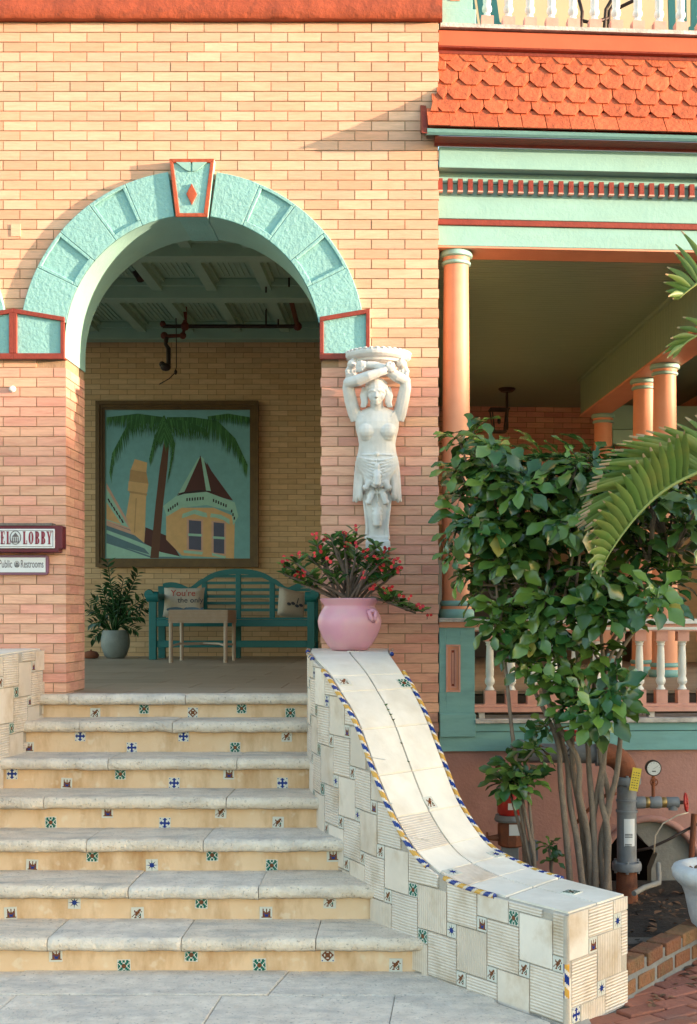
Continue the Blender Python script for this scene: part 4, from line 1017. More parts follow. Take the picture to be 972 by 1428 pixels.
# ------------------------------------------------------------------ wicker table
TX, TY0, TY1 = -2.12, 5.0, 5.62
wt = thing('wicker_table', 'small woven wicker side table standing before the bench', 'table', (TX, 5.3, 0))
q = MB(); q.box(TX-.295, TX+.295, TY0-.015, TY1+.015, .40, .535); q.build('woven_top', 'wicker', wt, bevel=.012)
q = MB()
for i in range(9): q.box(TX-.300, TX+.300, TY0-.021, TY1+.021, .402+i*.0145, .411+i*.0145)
q.build('woven_strands', 'table_leg', wt, kind='stuff')
for sx in (-1, 1):
    for y in (TY0, TY1): q = MB(); q.tube([(TX+sx*.275, y, 0), (TX+sx*.275, y, .42)], .02, 10); q.build('leg', 'table_leg', wt, smooth=50)
q = MB(); q.tube([(TX-.275, TY0, .17), (TX-.2, TY0+.08, .19), (TX, (TY0+TY1)/2, .19), (TX+.2, TY0+.08, .19), (TX+.275, TY0, .17)], .012, 8); q.tube([(TX-.275, TY1, .17), (TX, (TY0+TY1)/2, .185), (TX+.275, TY1, .17)], .012, 8); q.build('stretcher', 'table_leg', wt, smooth=60)
# ------------------------------------------------------------------ leaf meshes
def leaf_mesh(name, mat_, L=1, W=.35, fold=.12, droop=.2, prof=None, n=6):
    prof = prof or [0.02, .5, .9, 1, .75, .35, 0.02]
    q = MB(); rows = []
    for i, w in enumerate(prof):
        t = i/(len(prof)-1); z = -droop*t*t; hw = w*W/2
        rows.append([(-hw, t*L, z+fold*w*W), (0, t*L, z), (hw, t*L, z+fold*w*W)])
    q.sheet(rows); return q.mesh(name, mat_, smooth=180), q
def orient(d, up=Vector((0, 0, 1)), roll=0):
    d = d.normalized(); x = d.cross(up)
    if x.length < 1e-3: x = Vector((1, 0, 0))
    x.normalize(); z = x.cross(d); M = Matrix((x, d, z)).transposed()
    return M @ Matrix.Rotation(roll, 3, 'Y')
def join_leaves(q, src, M, loc, s):
    o0 = len(q.v); q.v += [M @ (v*s)+Vector(loc) for v in src.v]; q.f += [tuple(i+o0 for i in f) for f in src.f]; q.m += src.m
# ------------------------------------------------------------------ zz plant in the lobby
zc = P(161, 900, 6.3)
zp = thing('potted_plant', 'dark glossy leafy plant in a grey pot at the lobby back wall', 'potted plant', (zc.x, 6.3, 0))
q = MB(); q.lathe([(.09, 0), (.12, .03), (.155, .13), (.16, .2), (.145, .28), (.135, .31), (.12, .31), (.115, .28), (.001, .27)], (zc.x, 6.3, 0), 28); q.build('pot', 'zz_pot', zp, smooth=50)
lm, lq = leaf_mesh('leaf', 'leaf_dark', 1, .42); rz = random.Random(5)
tot = 0; lj = MB()
tips = [(130, 835), (150, 785), (152, 800), (172, 808), (192, 800), (185, 815), (200, 835), (125, 850), (128, 870), (140, 865), (195, 860), (205, 848), (165, 850), (150, 845), (178, 860), (190, 880), (130, 890), (160, 820), (172, 835), (142, 820)]
for tx, ty in tips:
    tp = P(tx, ty, 6.3+rz.uniform(-.3, .2)); b0 = Vector((zc.x+rz.uniform(-.04, .04), 6.3+rz.uniform(-.04, .04), .27)); mid = b0.lerp(tp, .5)+Vector((0, 0, .08))
    pts = [b0, b0.lerp(mid, .6)+Vector((0, 0, .02)), mid, mid.lerp(tp, .55), tp]
    q = MB(); q.tube(pts, [.011, .01, .008, .006, .004], 5); q.build('stem', 'leaf_dark', zp, smooth=180)
    for k in range(9):
        t = .3+.7*k/8; idx = t*4; i = min(int(idx), 3); p = pts[i].lerp(pts[i+1], idx-i); dr = (pts[i+1]-pts[i]).normalized()
        side = dr.cross(Vector((0, 1, .3))).normalized()
        for sg_ in (-1, 1):
            d = (side*sg_*1.0+dr*.7+Vector((rz.uniform(-.3, .3), rz.uniform(-.6, .3), .2))).normalized(); M = orient(d, Vector((rz.uniform(-.5, .5), -.6, 1)), 0); s = rz.uniform(.075, .115)
            if tot < 300: inst('leaf', lm, zp, p, M, s); tot += 1
            else: join_leaves(lj, lq, M, p, s)
if lj.f: lj.build('leaves', 'leaf_dark_joined', zp, kind='stuff', smooth=180)
q = MB(); oc = P(127, 910, 6.2); q.lathe([(.03, 0), (.06, .01), (.07, .04), (.05, .075), (.02, .085)], (oc.x, 6.2, 0), 14, sx=1.3); q.lathe([(.012, .08), (.012, .1)], (oc.x, 6.2, 0), 8); q.build('clay_pot', 'pipe_rust', None, smooth=60, label='small squat orange-brown clay jar beside the grey plant pot', cat='jar')
# ------------------------------------------------------------------ sprinkler pipes and lamp under the ceiling
sp = thing('sprinkler_pipes', 'dark red sprinkler pipes hung below the lobby ceiling', 'pipes', (-1.9, 6.2, 3.65))
A = P(227, 455, 6.2); B = P(415, 455, 6.2); C_ = P(393, 368, 4.6); D_ = P(385, 345, 3.9)
q = MB(); q.tube([A, B], .022, 8); q.build('pipe', 'dark_metal', sp, smooth=60)
q = MB(); q.tube([B, C_, D_], .027, 8); q.build('pipe', 'pipe_red', sp, smooth=60)
q = MB(); q.tube([P(258, 452, 6.2), P(258, 425, 6.0)], .022, 8); q.tube([P(258, 452, 6.2), P(255, 468, 6.2), P(229, 469, 6.2)], .022, 8); q.build('pipe', 'pipe_red', sp, smooth=60)
for px, py, r in ((258, 455, .05), (229, 468, .042), (255, 468, .04), (400, 399, .045), (415, 455, .05), (227, 452, .035)):
    q = MB(); q.ball(P(px, py, 6.2 if py > 440 else 5.0), r, 10); q.build('pipe_joint', 'pipe_red', sp, smooth=180)
q = MB(); q.tube([P(232, 470, 6.2), P(231, 480, 6.2), P(235, 486, 6.15), P(235, 512, 6.15)], [.03, .022, .026, .024], 8); q.ball(P(231, 512, 6.1), (.06, .06, .045), 10); q.ball(P(226, 508, 6.1), .035, 8); q.build('valve', 'dark_metal', sp, smooth=60)
q = MB(); q.tube([P(227, 456, 6.2), P(227, 448, 6.2)], .022, 8); q.build('pipe', 'dark_metal', sp)
for px, y0, y1, yy in ((371, 425, 456, 6.1), (388, 425, 456, 6.1), (371, 364, 408, 4.7), (403, 372, 400, 4.8)):
    q = MB(); q.tube([P(px, y0, yy), P(px, y1, yy)], .010, 6); q.build('hanger', 'dark_metal', sp)
q = MB(); q.tube([P(245, 424, 6.0), P(246, 470, 6.1), P(246, 512, 6.1), P(244, 520, 6.1), P(236, 528, 6.1), P(222, 536, 6.1)], .006, 6); q.ball(P(245, 519, 6.1), (.018, .018, .03), 8); q.build('loose_cable', 'dark_metal', sp, smooth=180)
q = MB(); q.tube([P(187, 371, 4.6), P(190, 376, 4.55)], .03, 8); q.tube([P(189, 375, 4.55), P(198, 388, 4.5)], [.045, .055], 10); q.tube([P(197, 374, 4.55), P(199, 388, 4.5)], .012, 6); q.build('ceiling_spotlight', 'dark_metal', None, smooth=50, label='small dark spotlight fixed under the lobby ceiling', cat='lamp')
# ------------------------------------------------------------------ pink pot with crown of thorns on the cheek wall
pc = Vector((P(487.5, 905, -.30).x, -.30, .278))
pp = thing('flower_pot', 'round pink glazed pot of red-flowered thorny plant on the stair wall', 'potted plant', pc)
prof = [(.085, 0), (.105, .004), (.13, .03), (.165, .085), (.186, .14), (.19, .175), (.183, .205), (.165, .24), (.150, .262), (.152, .27), (.172, .295), (.178, .305), (.172, .31), (.155, .302), (.138, .27), (.12, .26), (.001, .258)]
q = MB(); q.lathe(prof, pc, 44); pot = q.build('pot', 'pink_pot', pp, smooth=50)
hd = pc+Vector((.135, -.125, .205)); q = MB()
q.tube([hd+Vector((-.018, .01, .03)), hd+Vector((-.014, -.025, .022)), hd+Vector((0, -.028, -.015)), hd+Vector((.004, .008, -.035))], [.01, .012, .013, .01], 8); q.tube([hd+Vector((.02, .025, .03)), hd+Vector((.024, -.015, .022)), hd+Vector((.02, -.018, -.015)), hd+Vector((.01, .015, -.035))], [.01, .012, .013, .01], 8); q.ball(hd+Vector((.005, -.01, .03)), (.024, .02, .014), 10)
q.build('pot_handle', 'pink_pot', pot, smooth=180)
q = MB(); q.lathe([(.001, .262), (.1, .266), (.128, .262)], pc, 20); q.build('potting_soil', 'soil', pp)
fl_m, fl_q = leaf_mesh('leaf', 'leaf', 1, .5, prof=[.12, .3, .6, .9, 1, .7, .1])
rp = random.Random(8)
heads = [(398, 790), (412, 785), (430, 775), (425, 800), (442, 760), (450, 775), (462, 748), (470, 765), (480, 745), (484, 757), (497, 741), (498, 765), (508, 770), (525, 762), (520, 780), (538, 770), (530, 785), (545, 785), (552, 790), (540, 800), (410, 805), (455, 792), (475, 785), (500, 790), (515, 800), (395, 800), (437, 812), (550, 800), (535, 825), (550, 832), (562, 840), (572, 850), (580, 855), (590, 853), (545, 842), (465, 805), (490, 805), (530, 808), (420, 815)]
nleaf = 0; fj = MB()
fm = MB()
for sgn in (-1, 1): fm.poly([(sgn*(.05+.5*.95*(1-math.cos(a)))*1., .42*math.sin(a)*1, .08*math.sin(a*.5)) for a in [2*math.pi*i/10 for i in range(10)]], 0)
fm.ball((0, 0, .1), (.12, .12, .1), 6, 1)
flm = fm.mesh('flower', ['petal', 'petal_eye'])
for hx, hy in heads:
    hp = P(hx, hy, -.30+rp.uniform(-.18, .12)); b0 = pc+Vector((rp.uniform(-.07, .07), rp.uniform(-.06, .06), .25))
    if hy > 822 and hx > 520: mids = [b0, pc+Vector((.14, -.06, .315)), pc+Vector((.22, -.08, .29)), hp]
    else: mids = [b0, b0.lerp(hp, .35)+Vector((0, 0, .02)), b0.lerp(hp, .7)+Vector((rp.uniform(-.02, .02), 0, .015)), hp]
    q = MB(); q.tube(mids, [.010, .0095, .008, .006], 6); q.build('stem', 'thorn_stem', pp, smooth=180)
    dr = (mids[-1]-mids[-2]).normalized()
    for k in range(15):
        a = k*2.4+rp.random(); d = (Vector((math.cos(a), math.sin(a), .35+rp.random()*.5))+dr*.4).normalized(); s = rp.uniform(.055, .09); lp_ = mids[-1]-dr*rp.uniform(0, .10)
        if nleaf < 300 and k % 2 == 0: inst('leaf', fl_m, pp, lp_, orient(d, Vector((0, -.4, 1))), s); nleaf += 1
        else: join_leaves(fj, fl_q, orient(d, Vector((0, -.4, 1))), lp_, s)
fj.build('leaves', 'leaf_joined', pp, kind='stuff', smooth=180)
flowers = [(497, 738), (479, 741), (477, 745), (455, 749), (441, 747), (485, 753), (484, 760), (497, 761), (445, 764), (436, 772), (421, 771), (396, 781), (395, 786), (409, 781), (416, 802), (425, 798), (512, 779), (526, 758), (538, 764), (530, 782), (543, 783), (546, 785), (531, 791), (507, 804), (553, 781), (557, 794), (520, 821), (544, 824), (534, 822), (557, 831), (571, 835), (584, 844), (596, 855), (508, 765), (461, 783), (522, 777)]
for fx, fy in flowers:
    p = P(fx, fy, -.42+rp.uniform(-.06, .08)); s = rp.uniform(.020, .028)
    q = MB(); q.tube([p, p+Vector((rp.uniform(-.01, .01), .03, -.035))], [.0022, .0022], 4); q.build('flower_stalk', 'thorn_stem', pp)
    for k in range(2 if rp.random() < .6 else 1):
        d = Vector((rp.uniform(-.7, .7), -1, rp.uniform(-.2, .8))).normalized(); x = d.orthogonal(); M = Matrix((x, d.cross(x), d)).transposed() @ Matrix.Rotation(rp.random()*3, 3, 'Z')
        inst('flower', flm, pp, p+Vector((rp.uniform(-.012, .012), 0, rp.uniform(-.012, .012))), M, s)
# ================================================================== porch on the right
UE = 3.0
def pbar(m, v0, v1, y0, y1, u0=0, u1=UE, ref=None):     # long horizontal member given by pixel rows on its front plane
    z1, z0 = PZ(y0, v0), PZ(y1, v0); m.box(u0, u1, v0, v1, z0, z1)
def pobj(name, mats, fn, parent=None, **k): m = MB(); fn(m); return m.build(name, mats, parent, porch=True, **k)
en = thing('porch_entablature', 'teal and red classical beam with dentils over the porch', 'entablature', (0, .1, 2.7), porch=True)
EV = .09
def profile(name, mat_, pts, u0=0, u1=UE, **k):         # (v, py) profile swept along u
    m = MB(); 
    for (va, ya), (vb, yb_) in zip(pts[:-1], pts[1:]): m.quad((u0, va, PZ(ya, va)), (u1, va, PZ(ya, va)), (u1, vb, PZ(yb_, vb)), (u0, vb, PZ(yb_, vb)))
    m.poly([(u0, v, PZ(y, v)) for v, y in pts]); return m.build(name, mat_, en, smooth=35, norm=True, **k)
def slabp(name, mat_, v0, v1, y0, y1, u0=0, bevel=.004):
    m = MB(); m.box(u0, UE, v0, v1, PZ(y1, v0), PZ(y0, v0)); return m.build(name, mat_, en, bevel=bevel)
slabp('architrave', 'teal_smooth', EV, EV+.26, 316.5, 345)
m = MB(); zb = PZ(345, EV); m.box(0, UE, EV+.002, EV+.262, zb-.012, zb-.001); m.build('soffit_board', 'salmon', en)
slabp('fillet', 'red_trim', EV-.016, EV+.26, 308, 316)
slabp('frieze', 'teal_smooth', EV+.012, EV+.26, 255, 307.5)
m = MB(); zs = PZ(236, -.004); m.box(0, UE, -.001, .35, zs+.0, zs+.03); m.build('soffit', 'teal_smooth', en)
zd1 = zs-.002; zd0 = zd1-.10
m = MB(); m.box(0, UE, EV, EV+.26, PZ(258, EV), zs-.001); m.build('dentil_bed', 'teal_smooth', en)
dm = MB(); dm.box(-.015, .015, -.035, .0, 0, .072); dmm = dm.mesh('dentil', 'red_trim')
dt = MB(); dt.box(-.0165, .0165, -.036, .0, -.010, -.0005); dtm = dt.mesh('dentil_foot', 'pink_paint')
zdn = PZ(268, EV-.035)
for i in range(46):
    u = PU(614+i*14.05, 260, EV-.035)[0]
    if u > UE-.05: break
    d = inst('dentil', dmm, en, (u, EV-.001, zdn)); BASE[d.name] = (Vector((0, 0, 0)), True); f = inst('dentil_foot', dtm, d, (0, 0, 0))
slabp('cornice_fascia', 'teal_smooth', -.004, .05, 208, 236.9)
# crown moulding and gutter reach in front of the brick wall
for pts, mt, nm, u0 in (([(.03, 208.2), (-.02, 207), (-.03, 203), (-.08, 197), (-.13, 194), (-.135, 193.2), (.03, 193.2)], 'red_trim', 'crown_moulding', -.03), ([(.03, 193), (-.14, 192), (-.155, 188), (-.162, 184), (-.155, 183), (.03, 183)], 'teal_wood', 'gutter', -.085)): profile(nm, mt, pts, u0=u0)
# ------------------------------------------------------------------ shingled skirt roof
rf = thing('shingle_roof', 'sloping skirt roof of scalloped terracotta shingles above the porch', 'roof', (0, -.1, 3.4), porch=True)
R0 = (.075, 78); R1 = (-.155, 182.5)
z0_, z1_ = PZ(R0[1], R0[0]), PZ(R1[1], R1[0])
def slope(t):                                            # t from the top (0) to the eave (1), flared
    v = R0[0]+(R1[0]-R0[0])*(t**1.9); return v, z0_+(z1_-z0_)*t
m = MB(); rows = []
for i in range(13):
    v, z = slope(i/12); ul = -.005-.075*max(0, (i/12-.55)/.45); rows.append([(ul, v+.012, z-.006), (UE, v+.012, z-.006)])
m.sheet(rows); m.poly([r[0] for r in rows]+[(rows[-1][0][0], .05, rows[-1][0][2]), (rows[0][0][0], .05, rows[0][0][2])]); m.build('roof_deck', 'orange_paint', rf)
rs = random.Random(3); SWd = .1485
RB = [.0+.12, .235, .415, .605, .79, 1.0]
for r in range(6):
    t1 = RB[r]; t0 = max(0, t1-.27); n = 22
    u = -.02-.3+(r % 2)*SWd/2
    while u < UE:
        ul = -.004-.078*max(0, (t1-.55)/.45)
        if u+SWd > ul+.02:
            a, b = max(u+.002, ul), u+SWd-.002+rs.uniform(-.003, .003); e = rs.uniform(-.008, .008)
            if r == 5: out = [(a, t0), (b, t0), (b, t1+e*.3), (a, t1+e*.3)]
            else:
                c1 = .042 if r < 3 else .034; ch = .085
                out = [(a, t0), (b, t0), (b, t1-ch), (b-c1, t1+e), (a+c1, t1+e), (a, t1-ch)]
                if r == 1: out = [(a, t0), (b, t0), (b, t1-.09), ((a+b)/2+.02, t1+e), ((a+b)/2-.02, t1+e), (a, t1-.09)]
            q = MB(); th = .014; lift = rs.uniform(0, .004)
            def sp_(p, k):
                v, z = slope(max(0, p[1])); w = (p[1]-t0)/(t1-t0); nv, nz = -.93, .37
                if p[1] < 0: z += -p[1]*.4
                h = .003+.018*w+lift*w+(th if k else 0); return (p[0], v+nv*h, z+nz*h*.4)
            lo = [sp_(p, 0) for p in out]; hi = [sp_(p, 1) for p in out]; k = len(out); o0 = len(q.v)
            q.v += [Vector(p) for p in lo+hi]; q.f.append(tuple(range(k, 2*k))); q.m.append(0)
            for i in range(k): q.f.append((i, (i+1) % k, k+(i+1) % k, k+i)); q.m.append(0)
            q.build('shingle', 'shingle', rf, norm=True)
        u += SWd
m = MB(); pz = PZ(182, -.31)   # flared end board against the wall
m.prism([(-.15, PZ(190, -.15)), (-.15, PZ(182, -.15)), (-.06, PZ(160, -.06)), (.02, PZ(150, .02)), (.02, PZ(190, .02))], -.115, -.08, plane='yz'); m.build('end_board', 'red_trim', rf)
# ------------------------------------------------------------------ upper balcony
ub = thing('balcony_floor', 'orange-red fascia and floor edge of the upper balcony', 'balcony', (0, 0, 3.9), porch=True)
pobj('floor_edge', 'weathered_white', lambda m: m.box(0.01, UE, .0, 1.6, PZ(41.5, .0), PZ(36, .0)), ub)
pobj('fascia', 'orange_paint', lambda m: m.box(0, UE, .02, .3, PZ(68, .02), PZ(46.5, .02)), ub, bevel=.003)
pobj('painted_shadow_board', 'red_trim', lambda m: m.box(0, UE, .04, .3, PZ(46.5, .02)+.001, PZ(41.5, .0)-.001), ub)  # dark red strip paints in the shadow under the floor edge
m = MB()
for (va, ya), (vb, yb_) in zip(((.012, 67.5), (.016, 70), (.045, 74), (.05, 79)), ((.016, 70), (.045, 74), (.05, 79), (.2, 79))): m.quad((0, va, PZ(ya, va)), (UE, va, PZ(ya, va)), (UE, vb, PZ(yb_, vb)), (0, vb, PZ(yb_, vb)))
m.build('cove', 'red_trim', ub, smooth=50)
UF = PZ(36, .0)+.001
BALP = [(0, .034, .1)]
def baluster_meshes(h0, hv, h1, w=.036):
    a = MB(); a.box(-w, w, -w, w, 0, h0)
    prof = [(.026, h0), (.030, h0+.004), (.020, h0+.022), (.019, h0+.03), (.030, h0+.045), (.0315, h0+.06), (.027, h0+.075), (.0225, h0+.085), (.026, h0+.10), (.0245, h0+.2), (.021, h0+hv-.035), (.0205, h0+hv-.03), (.026, h0+hv-.022), (.022, h0+hv-.016), (.029, h0+hv-.006), (.029, h0+hv)]
    b = MB(); b.lathe(prof, (0, 0, 0), 16); c = MB(); c.box(-w, w, -w, w, h0+hv, h0+hv+h1)
    return a.mesh('base_block', 'pink_paint'), b.mesh('turned_shaft', 'white_paint', smooth=40), c.mesh('top_block', 'pink_paint')
def balusters(parent, pxs, v, zb, meshes, ref):
    A_, B_, C2 = meshes
    for px in pxs:
        u = PU(px, ref, v)[0]; e = bpy.data.objects.new('baluster', B_); link(e); e.parent = parent; e.location = Vector((u, v, zb))-BASE[parent.name][0]
        for me in (A_, C2): o = bpy.data.objects.new(me.name, me); link(o); o.parent = e
ubal = thing('balcony_balustrade', 'upper white balusters on pink blocks above the shingle roof', 'balustrade', (0, 0, UF), porch=True)
balusters(ubal, [679+30*i for i in range(14)], .10, UF, baluster_meshes(.082, .42, .07, .0385), 20)
pobj('handrail', 'white_paint', lambda m: m.box(.2, UE, .055, .145, UF+.572, UF+.63), ubal)
def ped(m):
    ua, ub_ = PU(616, 20, .04)[0], PU(659, 20, .04)[0]; m.box(ua, ub_, .04, .22, UF, UF+.7); m.box(ua, PU(664, 20, .025)[0], .025, .23, UF, PZ(16, .025))
upd = pobj('balcony_pedestal', 'teal_smooth', ped, None, label='pale teal post at the end of the upper balcony', cat='post', bevel=.003)
pobj('panel', 'salmon', lambda m: m.box(PU(628, 0, .035)[0], PU(641, 0, .035)[0], .034, .05, PZ(5, .035), PZ(5, .035)+.3), upd)
bwall = pobj('upper_wall', 'yellow_wall', lambda m: m.box(-.05, 5, 1.6, 1.8, UF, UF+3), None, label='pale yellow wall behind the upper balcony', cat='wall')
def board(a, b, w, v, mat_='dark_teal', lab=None):
    pass
ch1 = thing('deck_chair', 'dark teal slatted deck chair behind the white balcony balusters', 'chair', (.6, .9, UF), porch=True)
for i in range(5):
    m = MB(); v = .75+i*.07; m.bar((PU(690, 0, v)[0], v, UF+.34-i*.01), (PU(800, 0, v)[0], v, UF+.02), .02, .06); m.build('seat_slat', 'dark_teal', ch1)
for i in range(5):
    m = MB(); v = 1.1+i*.03; m.bar((PU(640+i*16, 0, v)[0], v, UF+.1), (PU(622+i*16, 0, v)[0], v, UF+.75), .06, .02, up=(0, 1, 0)); m.build('back_slat', 'dark_teal', ch1)
ch2 = thing('deck_chair', 'dark teal deck chair beside the round table at the balcony wall', 'chair', (1.7, .9, UF), porch=True)
for i in range(6):
    m = MB(); v = .75+i*.06; m.bar((PU(888, 0, v)[0], v, UF+.05), (PU(985, 0, v)[0], v, UF+.42-.02*i), .02, .06); m.build('seat_slat', 'dark_teal', ch2)
for i in range(4):
    m = MB(); v = 1.2; m.bar((PU(940+i*14, 0, v)[0], v, UF+.1), (PU(936+i*16, 0, v)[0], v, UF+.8), .05, .02, up=(0, 1, 0)); m.build('back_slat', 'dark_teal', ch2)
tb = thing('metal_table', 'black wrought-iron table with curved legs on the upper balcony', 'table', (1.2, .6, UF), porch=True)
for k, pts in enumerate((((806, 36), (812, 15), (805, -10)), ((838, 36), (845, 10), (862, -20)), ((845, 36), (850, 12), (870, -20)), ((862, 8), (885, -4), (900, -15)), ((806, 26), (826, 30), (850, 22)))):
    m = MB(); m.tube([(PU(px, 0, .6)[0], .6, max(UF+.005, PZ(py, .6)) if py != 36 else UF+.003) for px, py in pts], .012, 6); m.build('leg', 'dark_metal', tb, smooth=180)
# ------------------------------------------------------------------ front column, pedestal, balustrade
def column(name, label, u, v, zb, zt, r, group=None):
    t = thing(name, label, 'column', (u, v, zb), porch=True, group=group); H = zt-zb
    m = MB(); m.lathe([(r*1.03, zb+.11), (r*1.02, zb+.3), (r*1.0, zb+H*.5), (r*.9, zt-.09)], (u, v, 0), 32); m.build('shaft', 'salmon', t, smooth=60)
    m = MB(); m.lathe([(r*1.22, zb), (r*1.32, zb+.015), (r*1.32, zb+.04), (r*1.2, zb+.056)], (u, v, 0), 32); m.lathe([(r*1.1, zb+.0751), (r*1.18, zb+.082), (r*1.18, zb+.1), (r*1.08, zb+.11)], (u, v, 0), 32); m.build('base_ring', 'teal_wood', t, smooth=50)
    m = MB(); m.lathe([(r*1.12, zb+.0561), (r*1.12, zb+.075)], (u, v, 0), 32); m.build('base_band', 'salmon', t, smooth=50)
    m = MB(); m.lathe([(r*.93, zt-.09), (r*1.06, zt-.083), (r*1.06, zt-.07), (r*.95, zt-.062)], (u, v, 0), 32); m.lathe([(r*1.0, zt-.042), (r*1.18, zt-.034), (r*1.2, zt-.015), (r*1.1, zt)], (u, v, 0), 32); m.build('cap_ring', 'teal_smooth', t, smooth=50)
    m = MB(); m.lathe([(r*.96, zt-.062), (r*1.0, zt-.042)], (u, v, 0), 32); m.build('cap_band', 'salmon', t, smooth=50)
    return t
CV = .20
cu = PU(636, 600, CV)[0]; zct = PZ(345, EV)-.012; zped = PZ(862, -.03)
column('porch_column', 'tall salmon round column standing on the teal pedestal beside the brick wall', cu, CV, zped, zct, .088)
pd = thing('porch_pedestal', 'teal square pedestal with pink recessed panel under the salmon column', 'pedestal', (.1, .1, -1.0), porch=True)
pu0, pu1 = .003, PU(662, 900, 0)[0]
zb_t = PZ(1047, -.02)
def hex_(m): 
    a, b = PU(622, 899, 0), PU(642, 965, 0); z0, z1 = b[1], a[1]; zt = PZ(875, 0); zl = PZ(995, 0)
    m.box(pu0, a[0], 0, .34, zl, zt); m.box(b[0], pu1, 0, .34, zl, zt); m.box(a[0], b[0], 0, .25, z1, zt); m.box(a[0], b[0], 0, .25, zl, z0); m.box(a[0], b[0], .03, .25, z0, z1)
pobj('pedestal_body', 'teal_wood', hex_, pd, bevel=.002)
a, b = PU(622, 899, 0), PU(642, 965, 0)
for k, (ins_, v, mt) in enumerate(((0, -.006, 'pink_paint'), (.013, .002, 'salmon'), (.024, .010, 'pink_paint'), (.034, .020, 'red_trim'))):
    m = MB(); x0, x1, z0, z1 = a[0]+ins_, b[0]-ins_, b[1]+ins_, a[1]-ins_; w = .011
    m.box(x0, x1, v, .032, z1-w, z1); m.box(x0, x1, v, .032, z0, z0+w); m.box(x0, x0+w, v, .032, z0+w, z1-w); m.box(x1-w, x1, v, .032, z0+w, z1-w); m.build('panel_moulding', mt, pd)
m = MB(); m.box((a[0]+b[0])/2-.006, (a[0]+b[0])/2+.006, .014, .032, b[1]+.05, a[1]-.05); m.build('panel_moulding', 'pink_paint', pd)
pobj('pedestal_cap', 'weathered_white', lambda m: m.box(pu0, PU(670, 865, -.03)[0], -.03, .36, PZ(867.5, -.03), PZ(862, -.03)), pd, bevel=.003)
pobj('pedestal_neck', 'salmon', lambda m: m.box(pu0, PU(664, 870, -.012)[0], -.012, .26, PZ(875, -.012), PZ(867.5, -.03)-.0005), pd)
pobj('pedestal_foot', 'teal_wood', lambda m: m.box(pu0, PU(663, 1000, -.018)[0], -.035, .25, PZ(1027, -.03), PZ(995, -.03)), pd, bevel=.004)
# balustrade
bz = PZ(981.5, .05)
bl = thing('porch_balustrade', 'pink and white turned balustrade along the porch behind the shrub', 'balustrade', (1, .1, bz), porch=True)
u0 = pu1+.0005
pobj('top_rail', 'white_paint', lambda m: (m.box(u0, UE, .0, .13, PZ(870, 0), PZ(863, 0)), m.box(u0, UE, .012, .12, PZ(878.5, .01), PZ(874.5, .01))), bl, bevel=.002)
pobj('rail_fillet', 'pink_paint', lambda m: m.box(u0, UE, .018, .115, PZ(880.5, .018), PZ(870, 0)-.0005), bl)
zt_b = PZ(880.5, .018); hh_ = zt_b-bz
balusters(bl, [683+29.8*i for i in range(16)], .065, bz, baluster_meshes(.085, hh_-.085-.062, .062), 930)
pobj('bottom_rail', 'pink_paint', lambda m: (m.box(u0, UE, .02, .115, PZ(986, .02), bz), m.box(u0, UE, .008, .125, PZ(993, .01), PZ(986, .02)-.0005)), bl, bevel=.002)
for px in (668, 790, 905, 990):
    pobj('rail_foot', 'weathered_white', lambda m: m.box(PU(px, 990, .03)[0], PU(px+8, 990, .03)[0], .03, .1, PZ(1003, .03), PZ(993, .01)-.0005), bl)
# skirting boards and stucco base
sk = thing('porch_skirting', 'teal boards with worn white sill below the porch balustrade', 'skirting', (1, .1, zb_t), porch=True)
for i in range(6):
    ua, ub_ = u0+i*.5, u0+i*.5+.496; pobj('sill_board', 'weathered_white', lambda m: m.box(ua, ub_, -.05+rnd.uniform(-.006, .006), .3, PZ(1008.5, -.05), PZ(1002.5+rnd.uniform(-.5, .5), -.05)), sk, bevel=.002)
pobj('board', 'teal_wood', lambda m: m.box(u0, UE, -.02, .2, PZ(1019.5, -.02), PZ(1009, -.05)-.001), sk, bevel=.002)
pobj('board', 'teal_wood', lambda m: m.box(.003, UE, -.012, .2, PZ(1047, -.012), PZ(1020, -.02)-.0015), sk, bevel=.002)
# foundation wall with a half-round opening
nu, nz = PU(905, 1235, .04); nr = .34; nrz = .40
fz0 = -1.32; ftop = PZ(1047, -.012)-.001
pts = [(.003, fz0), (nu-nr, fz0)]+[(nu-nr*math.cos(math.pi*i/24), -1.19+nrz*math.sin(math.pi*i/24)) for i in range(25)]+[(nu+nr, fz0), (UE, fz0), (UE, ftop), (.003, ftop)]
fw_ = thing('foundation_wall', 'rough pink stucco wall under the porch with a half-round vent', 'wall', (1, .2, fz0), porch=True)
pobj('stucco', 'pink_stucco', lambda m: m.prism(pts, .02, .25), fw_)
pobj('vent_back', 'black_hole', lambda m: m.box(nu-nr-.1, nu+nr+.1, .6, .62, fz0, -.6), fw_)
m = MB(); m.tube([(nu-(nr+.0)*math.cos(math.pi*i/24), .012, -1.19+(nrz+.0)*math.sin(math.pi*i/24)) for i in range(25)], .022, 8); m.build('vent_surround', 'pink_stucco', fw_, smooth=180)
m = MB(); pv = [(nu+.34*math.cos(a)*1, -1.19+.39*math.sin(a)) for a in [math.pi*i/20*.62 for i in range(21)]]; pv = [(nu+.02, -1.32)]+[(nu+.335, -1.32)]+pv+[(nu-.02, -.95), (nu+.06, -1.02), (nu+.02, -1.12)]
m.prism(pv, .06, .16); m.build('broken_panel', 'concrete', fw_)
